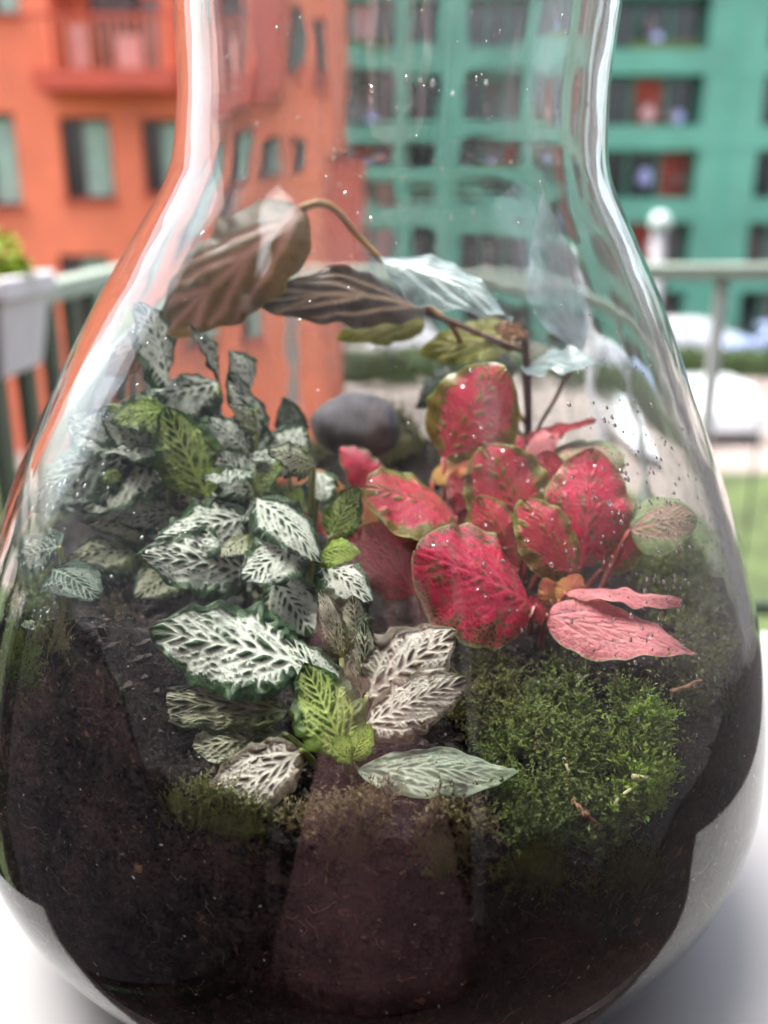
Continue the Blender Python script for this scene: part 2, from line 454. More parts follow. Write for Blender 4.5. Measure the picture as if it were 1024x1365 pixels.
# white car on the paving right of the jar
pv = at_z(968, 596, GZ)
tag(car('parked_car', (pv.x, pv.y + 2.1, GZ + 0.01), math.radians(92), M['white_paint'], 4.2, 1.85, 1.42), 'white car parked on pale paving beyond the lawn, seen end on', 'car', 'cars on the road')
for (px, py, rot, pt, lab) in ((918, 470, 0.05, 'white_paint', 'white car on the road, nearest to the jar edge'),
                               (1030, 482, math.pi, 'blue_paint', 'pale blue car on the road at right edge of picture'),
                               (560, 480, 0.0, 'white_paint', 'white car on the road seen through middle of the jar')):
    p = at_z(px, py, GZ)
    tag(car('parked_car', (p.x, min(p.y, 38.5), GZ + 0.01), rot, M[pt]), lab, 'car', 'cars on the road')
p = at_y(881, 283, 9.0)
sl = empty('street_pole', (p.x, 9.0, GZ)); tag(sl, 'grey pole with pale rounded cap standing beyond the railing', 'pole')
MB().lathe([(0.11, 0), (0.11, 0.2), (0.075, 0.25), (0.07, p.z - GZ - 0.16)], (p.x, 9.0, GZ), 16).build('shaft', M['pole'], sl, True)
MB().lathe([(0.07, 0), (0.095, 0.02), (0.10, 0.09), (0.07, 0.15), (0.02, 0.17)], (p.x, 9.0, p.z - 0.16), 16).build('cap', M['pole_cap'], sl, True)

# ------------------------------------------------------------------ balcony: floor, own facade behind, railing
FZ = -0.74
o = MB().box((-0.75, -1.40, FZ - 0.2), (2.2, 1.8, FZ)).build('balcony_floor', M['floor']); o['kind'] = 'structure'
WY = -1.40
aw = empty('apartment_wall', (0, WY, FZ)); tag(aw, 'dark grey apartment wall with open balcony door and pale shutters behind the table', 'wall')
aw['kind'] = 'structure'
DX0, DX1, DZ = -0.62, 0.75, FZ + 2.25
wm = MB()
wm.box((-9.2, WY - 0.25, GZ), (DX0, WY, 4.6)); wm.box((DX1, WY - 0.25, GZ), (9.5, WY, 4.6)); wm.box((DX0, WY - 0.25, DZ), (DX1, WY, 4.6))
wm.build('wall', M['plaster'], aw)
for (sx0, sx1) in ((-2.1, -1.05), (1.15, 1.65)):
    sh_ = MB().box((sx0, WY + 0.003, FZ + 0.05), (sx1, WY + 0.045, DZ)).build('shutter', M['shutter'], aw, bevel=0.004)
fm = MB(); fm.box((DX0, WY-0.16, FZ), (DX0+0.06, WY-0.08, DZ)); fm.box((DX1-0.06, WY-0.16, FZ), (DX1, WY-0.08, DZ)); fm.box((DX0+0.06, WY-0.16, DZ-0.06), (DX1-0.06, WY-0.08, DZ))
fm.build('door_frame', M['door_frame'], aw)
rm = MB()
rm.box((-2.2, -4.4, FZ-0.1), (2.4, WY-0.252, FZ-0.01)); rm.box((-2.2, -4.4, FZ+2.5), (2.4, WY-0.252, FZ+2.6)); rm.box((-2.3, -4.4, FZ-0.1), (-2.2, WY-0.252, FZ+2.6))
rm.box((2.4, -4.4, FZ-0.1), (2.5, WY-0.252, FZ+2.6)); rm.box((-2.3, -4.5, FZ-0.1), (2.5, -4.4, FZ+2.6))
rm.build('room_shell', M['room'], aw)

pw = MB(); pw.box((-0.78, WY, FZ), (-0.70, 0.15, 1.05))  # unseen side screens, added to block sky reflections in the jar glass
tag(MB().box((1.02, WY, FZ), (1.10, 1.15, 1.05)).build('sky_blocking_screen', M['plaster'], None, bevel=0.004), 'unseen dark grey screen added at right to keep sky out of the glass', 'screen', 'added side screens')
tag(pw.build('sky_blocking_screen', M['screen'], None, bevel=0.004), 'unseen mid grey screen added at left to shape the glass reflections', 'screen', 'added side screens')
RY = 1.7
pr = at_y(940, 362, RY)
RZ = pr.z
crn = at_y(172, 362, RY)
rl = empty('balcony_railing', (crn.x, RY, FZ)); tag(rl, 'pale green metal balcony railing running behind the jar', 'railing')
LX = crn.x
MB().box((LX - 0.02, RY - 0.02, RZ - 0.018), (2.2, RY + 0.02, RZ + 0.016)).build('top_rail', M['rail'], rl, bevel=0.005)
nl = at_y(60, 404, 0.75)
MB().box((LX - 0.02, -0.94, RZ - 0.017), (LX + 0.02, RY - 0.021, RZ + 0.0155)).build('top_rail', M['rail'], rl, bevel=0.005)
MB().box((LX - 0.012, RY - 0.012, FZ + 0.1), (2.2, RY + 0.012, FZ + 0.13)).build('bottom_rail', M['rail_dark'], rl)
MB().box((LX - 0.012, -0.94, FZ + 0.1), (LX + 0.012, RY - 0.013, FZ + 0.129)).build('bottom_rail', M['rail_dark'], rl)
px955 = at_y(962, 380, RY).x
for i in range(-3, 4):
    x = px955 + i * 0.46
    if x < LX: continue
    MB().box((x - 0.012, RY - 0.012, FZ), (x + 0.012, RY + 0.012, RZ - 0.0185)).build('post', M['rail_light'], rl, bevel=0.003)
for i in range(30):
    x = px955 + 0.115 * (i - 14)
    if x < LX + 0.03 or abs((x - px955) / 0.46 - round((x - px955) / 0.46)) < 0.1: continue
    MB().tube([(x, RY, FZ + 0.1305), (x, RY, RZ - 0.0185)], 0.0028, 6, False).build('rod', M['rail_dark'], rl)
for i in range(15):
    y = RY - 0.05 - i * 0.115
    MB().box((LX - 0.008, y - 0.022, FZ + 0.1295), (LX + 0.008, y + 0.022, RZ - 0.0175)).build('baluster', M['rail_dark'], rl)

# planter hanging on the left rail
pe = at_y(59, 372, 0.95)
pe2 = at_y(62, 510, 0.95)
pl = empty('planter_box', (pe.x - 0.2, 0.95, pe2.z)); tag(pl, 'pale grey plastic planter box hung on the left railing', 'planter')
zt_, zb_ = pe.z, pe2.z
V = []
def ring(x0, x1, y0, y1, z): return [(x0,y0,z),(x1,y0,z),(x1,y1,z),(x0,y1,z)]
x1 = pe.x - 0.055; x0 = x1 - 0.42
V = ring(x0+0.02, x1-0.02, 0.96, 1.12, zb_) + ring(x0+0.004, x1-0.004, 0.945, 1.135, zt_-0.03) + ring(x0-0.006, x1+0.006, 0.935, 1.145, zt_-0.03) + ring(x0-0.006, x1+0.006, 0.935, 1.145, zt_) + ring(x0+0.01, x1-0.01, 0.95, 1.13, zt_) + ring(x0+0.012, x1-0.012, 0.952, 1.128, zt_-0.03)
Fc = [(3,2,1,0)] + [(4*k+i, 4*k+(i+1) % 4, 4*(k+1)+(i+1) % 4, 4*(k+1)+i) for k in range(5) for i in range(4)] + [(20,21,22,23)]
bx = mesh_obj('box', V, Fc, M['planter']); child(bx, pl)
m = bx.modifiers.new('bevel', 'BEVEL'); m.width = 0.004; m.segments = 2
MB().box((x0+0.014, 0.954, zt_-0.029), (x1-0.014, 1.126, zt_-0.018)).build('planter_soil', M['potsoil'], pl)
for i in range(3):
    MB().box((x0+0.08+0.12*i, 1.145, zt_-0.07), (x0+0.10+0.12*i, 1.15, zt_+0.002)).build('hook', M['planter'], pl)
for (lx, mt, lab, hh) in ((x1-0.045, 'leaf_lime', 'lime green bedding plant at right end of planter box', 0.075), (x1-0.11, 'leaf_gold', 'golden bedding plant beside the lime one in planter', 0.06), (x1-0.2, 'leaf_lime', 'green bedding plant near left edge in planter box', 0.06)):
    bp_ = empty('bedding_plant', (lx, 1.04, zt_-0.018)); tag(bp_, lab, 'plant', 'plants in the planter box')
    pts = []
    for _ in range(260):
        r = rs.uniform(0, 1) ** 0.5 * 0.05; t = rs.uniform(0, 6.28); pts.append((lx + r*math.cos(t), 1.04 + r*math.sin(t), zt_ - 0.01 + rs.uniform(0, hh) * (1 - (r/0.06)**2)))
    foliage('foliage', M[mt], bp_, pts, 0.02, rs)['kind'] = 'stuff'
    MB().tube([(lx, 1.04, zt_-0.018), (lx+0.004, 1.04, zt_+hh*0.6)], [0.003, 0.0015], 6).build('stem', M[mt], bp_)

# ------------------------------------------------------------------ table
tb = empty('table', (0.02, 0.06, FZ)); tag(tb, 'white smooth table top carrying the glass jar', 'table')
MB().box((-0.20, -0.10, -0.028), (0.29, 0.235, -0.0005)).build('table_top', M['table'], tb, bevel=0.004)
for (x, y) in ((-0.16, -0.06), (0.25, -0.06), (-0.16, 0.19), (0.25, 0.19)):
    MB().box((x-0.02, y-0.02, FZ), (x+0.02, y+0.02, -0.0285)).build('leg', M['table_leg'], tb, bevel=0.003)

# ------------------------------------------------------------------ glass jar
ZK = np.array([0.0,.008,.02,.04,.065,.09,.115,.14,.17,.2,.23,.25,.265,.285,.315,.36])
RK = np.array([0.079, 0.0966, 0.1137, 0.1293, 0.1386, 0.1391, 0.1352, 0.1289, 0.118, 0.104, 0.0891, 0.0775, 0.0691, 0.0659, 0.0664, 0.0668])
def hermite(zk, rk, z):
    z = np.asarray(z, float)
    h = np.diff(zk); d = np.diff(rk)/h
    m = np.zeros(len(zk)); m[1:-1] = (d[:-1]*h[1:]+d[1:]*h[:-1])/(h[:-1]+h[1:]); m[0] = d[0]; m[-1] = d[-1]
    i = np.clip(np.searchsorted(zk, z)-1, 0, len(zk)-2); t = (z-zk[i])/h[i]
    return (2*t**3-3*t**2+1)*rk[i]+(t**3-2*t**2+t)*h[i]*m[i]+(-2*t**3+3*t**2)*rk[i+1]+(t**3-t**2)*h[i]*m[i+1]
XCZ = np.array([0, .1, .2, .235, .265, .315, .36]); XCV = np.array([-.006, -.0055, -.0038, -.001, .0014, .004, .0055])
def xc(z): return hermite(XCZ, XCV, np.clip(z, 0, .36))
THK = 0.0052
zz = np.linspace(0.0, 0.36, 1400)
r_out = hermite(ZK, RK, zz)
slope = np.gradient(r_out, zz)
nr = 1/np.sqrt(1+slope**2); nz_ = -slope*nr
zi, ri = zz - nz_*THK, r_out - nr*THK
keep = zi > 0.0105
order = np.argsort(zi[keep]); ZI, RI = zi[keep][order], ri[keep][order]
def r_in(z): return np.interp(z, ZI, RI)
ZBOT = 0.0115

def in_jar(P, eps=0.0008):
    P = np.asarray(P, float); z = P[..., 2]
    return (z > ZBOT) & (z < 0.352) & (np.hypot(P[..., 0] - xc(z), P[..., 1]) < r_in(z) - eps)
S_STEPS = np.arange(0.10, 0.62, 0.0008)
def chord(px, py):
    d = ray(px, py)
    P = np.array(CAM)[None, :] + np.array(d)[None, :]*S_STEPS[:, None]
    m = in_jar(P)
    if not m.any(): return d, None, None
    i0 = int(np.argmax(m)); rest = ~m[i0:]
    i1 = i0 + int(np.argmax(rest)) - 1 if rest.any() else len(m)-1
    return d, float(S_STEPS[i0]), float(S_STEPS[i1])
def jar_at(px, py, t):
    """a point on the sight line through a pixel, t = 0 at the front glass, 1 at the back"""
    k = 0
    while True:
        d, s0, s1 = chord(px, py)
        if s0 is not None and s1 - s0 > 0.004 or k > 40: break
        px += 4 if px < 500 else -4; k += 1
    return CAM + d * (s0 + 0.001 + (s1 - s0 - 0.002) * t)

def glass_mat(name, inner):
    m, nt, out = new_mat(name); T = NT(nt)
    g = T.n('ShaderNodeBsdfGlass', IOR=1.48, Roughness=0.0); g.inputs['Color'].default_value = (0.965, 0.985, 0.975, 1) if not inner else (0.985, 0.99, 0.988, 1)
    co = T.obj()
    bp = T.n('ShaderNodeBump', Strength=0.09 if inner else 0.05, Distance=0.004)
    T.l(T.noise(28.0 if inner else 16.0, 2, 0.5, co), bp.inputs['Height']); T.l(bp.outputs[0], g.inputs['Normal'])
    if not inner:
        # fine dust and scratches on the outside
        df = T.n('ShaderNodeBsdfDiffuse'); df.inputs['Color'].default_value = (0.8, 0.8, 0.8, 1)
        sp = T.ramp(T.noise(900.0, 1, 0.5, co), 0.74, 0.80, 0.0, 0.5)
        sp2 = T.math('MULTIPLY', sp, T.ramp(T.noise(40.0, 3, 0.6, co), 0.45, 0.65))
        mx = T.n('ShaderNodeMixShader'); T.l(sp2, mx.inputs[0]); T.l(g.outputs[0], mx.inputs[1]); T.l(df.outputs[0], mx.inputs[2])
        T.l(mx.outputs[0], out.inputs[0]); return m
    # condensation film, runs and lime specks inside
    mp = T.n('ShaderNodeMapping'); mp.inputs['Scale'].default_value = (60, 60, 9); T.l(co, mp.inputs['Vector'])
    runs = T.ramp(T.noise(1.0, 4, 0.6, mp.outputs[0], 0.6), 0.52, 0.70, 0.0, 0.20)
    film = T.ramp(T.noise(22.0, 5, 0.65, co), 0.38, 0.72, 0.012, 0.15)
    speck = T.ramp(T.noise(520.0, 2, 0.5, co), 0.70, 0.76, 0.0, 0.45)
    speck = T.math('MULTIPLY', T.math('MULTIPLY', speck, 0.4), T.ramp(T.noise(30.0, 3, 0.6, co), 0.42, 0.66))
    sep = T.n('ShaderNodeSeparateXYZ'); T.l(co, sep.inputs[0])
    hi = T.math('MULTIPLY', T.ramp(sep.outputs['Z'], 0.12, 0.18, 0.04, 0.45), T.ramp(sep.outputs['Z'], 0.17, 0.25, 1.0, 2.2))
    fog = T.math('MULTIPLY', T.ramp(sep.outputs['X'], 0.02, 0.085), T.math('MULTIPLY', T.ramp(sep.outputs['Z'], 0.125, 0.155), T.ramp(sep.outputs['Z'], 0.18, 0.23, 1.0, 0.0)))
    fog = T.math('MULTIPLY', fog, T.ramp(T.noise(34.0, 5, 0.65, co), 0.35, 0.70, 0.02, 0.30))
    fac = T.math('MAXIMUM', T.math('MULTIPLY', T.math('MAXIMUM', runs, film), hi), T.math('MAXIMUM', speck, fog), clamp=True)
    tr = T.n('ShaderNodeBsdfTranslucent'); tr.inputs['Color'].default_value = (0.85, 0.86, 0.86, 1)
    df = T.n('ShaderNodeBsdfDiffuse'); df.inputs['Color'].default_value = (0.7, 0.7, 0.7, 1)
    h = T.n('ShaderNodeMixShader'); h.inputs[0].default_value = 0.5; T.l(tr.outputs[0], h.inputs[1]); T.l(df.outputs[0], h.inputs[2])
    mx = T.n('ShaderNodeMixShader'); T.l(fac, mx.inputs[0]); T.l(g.outputs[0], mx.inputs[1]); T.l(h.outputs[0], mx.inputs[2])
    T.l(mx.outputs[0], out.inputs[0])
    return m
M['glass'] = glass_mat('jar_glass_outside', False)
M['glass_in'] = glass_mat('jar_glass_inside_wet', True)
def water_mat():
    m, nt, out = new_mat('water_drop'); T = NT(nt)
    g = T.n('ShaderNodeBsdfGlass', IOR=1.33, Roughness=0.0)
    T.l(g.outputs[0], out.inputs[0]); return m
M['water'] = water_mat()

def build_jar():
    root = empty('terrarium_jar', (0, 0, 0))
    tag(root, 'large clear glass terrarium jar with wide neck, full of plants, on white table', 'jar')
    N = 200
    prof = []
    prof += [(0.0005, 0.0), (0.03, 0.0), (0.06, 0.0), (0.074, 0.0006)]
    zo = np.concatenate([np.linspace(0.003, 0.05, 24), np.linspace(0.054, 0.36, 110)])
    prof += [(float(hermite(ZK, RK, z)), float(z)) for z in zo]
    ro = prof[-1][0]
    n_out = len(prof)
    for k in range(1, 8):
        a = math.pi * k / 8
        prof.append((ro - THK/2 + math.cos(a)*THK/2, 0.36 + math.sin(a)*THK/2))
    zi_ = np.concatenate([np.linspace(0.358, 0.054, 110), np.linspace(0.05, 0.0125, 20)])
    prof += [(float(r_in(z)), float(z)) for z in zi_]
    prof += [(float(r_in(0.0125))-0.006, 0.0113), (0.06, 0.0105), (0.03, 0.0102), (0.0005, 0.0102)]
    V, Fc, mi = [], [], []
    for (r, z) in prof:
        c = float(xc(z))
        for k in range(N):
            t = 2*math.pi*k/N; V.append((c + r*math.cos(t), r*math.sin(t), z))
    for i in range(len(prof)-1):
        for k in range(N):
            Fc.append((i*N+k, i*N+(k+1) % N, (i+1)*N+(k+1) % N, (i+1)*N+k)); mi.append(1 if i >= n_out + 6 else 0)
    Fc.append(tuple(range(N))[::-1]); mi.append(0)
    L = (len(prof)-1)*N; Fc.append(tuple(range(L, L+N))); mi.append(1)
    o = mesh_obj('glass_wall', V, Fc, M['glass'], None, True)
    o.data.materials.append(M['glass_in'])
    o.data.polygons.foreach_set('material_index', mi)
    child(o, root)
    return root
jar = build_jar()

# ------------------------------------------------------------------ soil
def smooth01(x): x = min(1, max(0, x)); return x*x*(3-2*x)
# soil line where it meets the glass, from front-left round to the back: (pixel x, pixel y) on the front glass
LINE = [(60, 850), (110, 800), (150, 815), (180, 900), (205, 1010), (250, 1070), (330, 1105), (420, 1115), (512, 1110), (600, 1110), (690, 1150), (780, 1165), (860, 1130), (910, 1040), (945, 930)]
AZ, AH = [], []
for (px, py) in LINE:
    p = jar_at(px, py, 0.0)
    AZ.append(math.atan2(p.x - float(xc(p.z)), -p.y)); AH.append(p.z)     # azimuth 0 = towards camera
AZ = [-math.pi, -2.4] + AZ + [2.4, math.pi]; AH = [0.156, 0.150] + AH + [0.150, 0.156]
AZ, AH = np.array(AZ), np.array(AH)
o_ = np.argsort(AZ); AZ, AH = AZ[o_], AH[o_]
from mathutils import noise as mnoise
def soil_z_raw(x, y):
    th = math.atan2(x + 0.005, -y); rho = min(1, math.hypot(x + 0.005, y) / 0.131)
    rim = float(np.interp(th, AZ, AH))
    zc = 0.128
    h = zc + (rim - zc) * rho**2.2
    n = mnoise.noise(Vector((x*45, y*45, 1.7))) * 0.004 + mnoise.noise(Vector((x*140, y*140, 4.1))) * 0.0022 + mnoise.noise(Vector((x*420, y*420, 9.1))) * 0.0011
    return h + n
HG = 240
_hx = np.linspace(-0.15, 0.15, HG)
HMAP = np.array([[soil_z_raw(x, y) for x in _hx] for y in _hx])
def soil_zs(x, y):
    fx = np.clip((np.asarray(x, float)+0.15)/0.30*(HG-1), 0, HG-1.001); fy = np.clip((np.asarray(y, float)+0.15)/0.30*(HG-1), 0, HG-1.001)
    i = fx.astype(int); j = fy.astype(int); a = fx-i; b = fy-j
    return HMAP[j, i]*(1-a)*(1-b) + HMAP[j, i+1]*a*(1-b) + HMAP[j+1, i]*(1-a)*b + HMAP[j+1, i+1]*a*b
def soil_z(x, y): return float(soil_zs(x, y))
def soil_mat(name, c0, c1, c2):
    m, nt, out = new_mat(name); T = NT(nt); co = T.obj()
    b = T.n('ShaderNodeBsdfPrincipled', Roughness=0.9); b.inputs['Specular IOR Level'].default_value = 0.25
    n1 = T.noise(60, 6, 0.65, co); n2 = T.noise(420, 4, 0.6, co)
    c = T.mix(T.ramp(n1, 0.35, 0.7), c0, c1)
    c = T.mix(T.ramp(n2, 0.60, 0.75, 0, 0.7), c, c2)
    T.l(c, b.inputs['Base Color'])
    bp = T.n('ShaderNodeBump', Strength=0.9, Distance=0.003); T.l(n2, bp.inputs['Height']); T.l(bp.outputs[0], b.inputs['Normal'])
    T.l(b.outputs[0], out.inputs[0]); return m
M['soil'] = soil_mat('loose_potting_soil', (0.005, 0.0035, 0.0035), (0.022, 0.012, 0.011), (0.05, 0.03, 0.024))
M['soil_lightened'] = soil_mat('soil_lightened_at_glass', (0.010, 0.006, 0.007), (0.075, 0.038, 0.038), (0.24, 0.14, 0.115))  # same soil, colour lightened because little light reaches it at the glass
M['crumb'] = simple('soil_crumb', (0.028, 0.017, 0.015), 0.9, 0.6, 300.0)
M['bark'] = simple('bark_bit', (0.16, 0.075, 0.04), 0.8, 0.4, 200.0)
M['perlite'] = simple('pale_grit', (0.45, 0.40, 0.37), 0.8, 0.3, 200.0)

def build_soil():
    root = empty('soil', (0, 0, 0.012)); tag(root, 'dark brown potting soil filling the lower half of the jar', 'soil', kind='stuff')
    N, NR, GAP = 180, 60, 0.0006
    V, Fc = [], []
    # side, from base up to soil line
    K = 90
    tops = []
    for k in range(N):
        t = 2*math.pi*k/N
        r = 0.125
        for _ in range(6):
            x, y = math.cos(t)*r, math.sin(t)*r
            z = soil_z(x - 0.005, y); r = float(r_in(z)) - GAP
        z += mnoise.noise(Vector((math.cos(t)*7, math.sin(t)*7, 3.3)))*0.004 + mnoise.noise(Vector((math.cos(t)*26, math.sin(t)*26, 1.3)))*0.0026
        tops.append(z)
    for j in range(K+1):
        f = j / K
        for k in range(N):
            t = 2*math.pi*k/N
            z = 0.0128 + (tops[k] - 0.0128)*f
            bump = max(0, mnoise.noise(Vector((math.cos(t)*9, math.sin(t)*9, z*70)))) * 0.0025 + max(0, mnoise.noise(Vector((math.cos(t)*40, math.sin(t)*40, z*300)))) * 0.0012
            r = float(r_in(z)) + 0.0012 - bump*0.25
            V.append((float(xc(z)) + r*math.cos(t), r*math.sin(t), z))
    for j in range(K):
        for k in range(N): Fc.append((j*N+k, j*N+(k+1) % N, (j+1)*N+(k+1) % N, (j+1)*N+k))
    base = K*N
    rings = [base]
    for q in range(1, NR):
        f = 1 - q/NR; b0 = len(V)
        for k in range(N):
            x0, y0, _ = V[base+k]
            x, y = -0.0055 + (x0+0.0055)*f, y0*f
            V.append((x, y, soil_z(x, y) if q > 1 else V[base+k][2]*0.5 + soil_z(x, y)*0.5))
        for k in range(N): Fc.append((rings[-1]+k, rings[-1]+(k+1) % N, b0+(k+1) % N, b0+k))
        rings.append(b0)
    V.append((-0.0055, 0, soil_z(-0.0055, 0))); ci = len(V)-1
    for k in range(N): Fc.append((rings[-1]+k, rings[-1]+(k+1) % N, ci))
    Fc.append(tuple(range(N))[::-1])
    sb_ = mesh_obj('soil_body', V, Fc, M['soil'], None, True); sb_.data.materials.append(M['soil_lightened'])
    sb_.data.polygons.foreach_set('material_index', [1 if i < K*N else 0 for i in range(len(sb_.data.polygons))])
    child(sb_, root)
    # crumbs, grit and bark bits
    def bits(name, mat, n, smin, smax, rsd, where):
        V, Fc = [], []
        for _ in range(n):
            if where == 'top' or (where == 'both' and rsd.rand() < 0.5):
                r = math.sqrt(rsd.rand())*0.122; t = rsd.rand()*6.283
                x, y = r*math.cos(t)-0.005, r*math.sin(t); p = np.array((x, y, soil_z(x, y)))
                nrm = np.array((0, 0, 1.0))
            else:
                t = rsd.uniform(-2.2, 2.2) - math.pi/2
                top = np.interp(((t+math.pi/2+math.pi) % (2*math.pi))-math.pi, AZ, AH)
                z = rsd.uniform(0.015, top); s = smax
                r = float(r_in(z)) + 0.0012
                nrm = np.array((math.cos(t), math.sin(t), 0)); p = np.array((float(xc(z)) + r*math.cos(t), r*math.sin(t), z))
            s = rsd.uniform(smin, smax) if rsd.rand() < 0.8 else smax
            a = rsd.normal(size=3); a -= nrm*a.dot(nrm); a /= np.linalg.norm(a); b = np.cross(nrm, a)
            k = len(V); el = rsd.uniform(0.8, 2.2)
            w = rsd.uniform(0.7, 1.3, 6)
            V += [p+a*s*el*w[0], p+b*s*w[1], p-a*s*el*w[2], p-b*s*w[3], p+nrm*min(s*0.5, 0.00035)*w[4], p-nrm*s*w[5]]
            for (i, j) in ((0,1),(1,2),(2,3),(3,0)): Fc += [(k+i, k+j, k+4), (k+j, k+i, k+5)]
        o = mesh_obj(name, V, Fc, mat); child(o, root); o['kind'] = 'stuff'
    bits('soil_crumbs', M['crumb'], 5200, 0.0004, 0.0015, np.random.RandomState(21), 'both')
    bits('bark_bits', M['bark'], 170, 0.0004, 0.0013, np.random.RandomState(22), 'both')
    bits('pale_grit', M['perlite'], 900, 0.00010, 0.00040, np.random.RandomState(23), 'both')
    # fine root fibres against the glass
    rf = np.random.RandomState(41); fb = MB()
    for _ in range(260):
        t = rf.uniform(-1.5, 1.5); z = rf.uniform(0.03, 0.105); st = rf.uniform(-1, 1, 2); pts = []
        for k in range(6):
            rr = float(r_in(z)) + 0.0012
            pts.append((float(xc(z)) + rr*math.sin(t), -rr*math.cos(t), z))
            t += st[0]*0.012 + rf.normal()*0.006; z += st[1]*0.0012 + rf.normal()*0.0007
        fb.tube(pts, rf.uniform(0.00005, 0.00013), 3, False)
    ro_ = fb.build('root_fibres', M['root'], root); ro_['kind'] = 'stuff'
    return root
M['root'] = simple('pale_root', (0.20, 0.13, 0.09), 0.8, 0.4, 300.0)
soil = build_soil()

def soil_hits(px, py):
    """where sight lines first meet the soil inside the jar: points, valid flags, at-the-glass flags"""
    px, py = np.asarray(px, float), np.asarray(py, float)
    a = (px-512.0)/F_PX; b = (682.5-py)/F_PX; cp, sp = math.cos(PITCH), math.sin(PITCH)
    d = np.stack([a, cp+b*sp, -sp+b*cp], -1)
    out = np.zeros((len(px), 3)); ok = np.zeros(len(px), bool); atg = np.zeros(len(px), bool)
    for c in range(0, len(px), 400):
        P = np.array(CAM)[None, None, :] + d[c:c+400, None, :]*S_STEPS[None, :, None]
        m = in_jar(P); hit = m & (P[..., 2] <= soil_zs(P[..., 0], P[..., 1]))
        i = np.argmax(hit, 1); h = hit[np.arange(len(i)), i]; first = np.argmax(m, 1)
        out[c:c+400] = P[np.arange(len(i)), i]; ok[c:c+400] = h; atg[c:c+400] = h & (i <= first + 1)
    return out, ok, atg
def soil_hit(px, py):
    p, ok, g = soil_hits([px], [py])
    return (Vector(p[0]), bool(g[0])) if ok[0] else None

# ------------------------------------------------------------------ moss
def moss_mat(name, dark, light):
    m, nt, out = new_mat(name); T = NT(nt); co = T.obj()
    at = T.n('ShaderNodeAttribute', attribute_name='tipness')
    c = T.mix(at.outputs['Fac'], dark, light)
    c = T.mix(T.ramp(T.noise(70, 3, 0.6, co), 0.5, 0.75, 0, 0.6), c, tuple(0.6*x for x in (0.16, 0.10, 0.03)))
    b = T.n('ShaderNodeBsdfPrincipled', Roughness=0.55); T.l(c, b.inputs['Base Color'])
    tr = T.n('ShaderNodeBsdfTranslucent'); T.l(c, tr.inputs['Color'])
    mx = T.n('ShaderNodeMixShader'); mx.inputs[0].default_value = 0.35; T.l(b.outputs[0], mx.inputs[1]); T.l(tr.outputs[0], mx.inputs[2])
    T.l(mx.outputs[0], out.inputs[0]); return m
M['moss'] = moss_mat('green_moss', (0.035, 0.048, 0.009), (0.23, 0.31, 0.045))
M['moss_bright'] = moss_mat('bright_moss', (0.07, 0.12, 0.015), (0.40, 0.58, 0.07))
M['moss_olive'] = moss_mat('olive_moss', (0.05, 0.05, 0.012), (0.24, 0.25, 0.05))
M['moss_brown'] = moss_mat('brownish_moss', (0.07, 0.05, 0.03), (0.30, 0.24, 0.10))

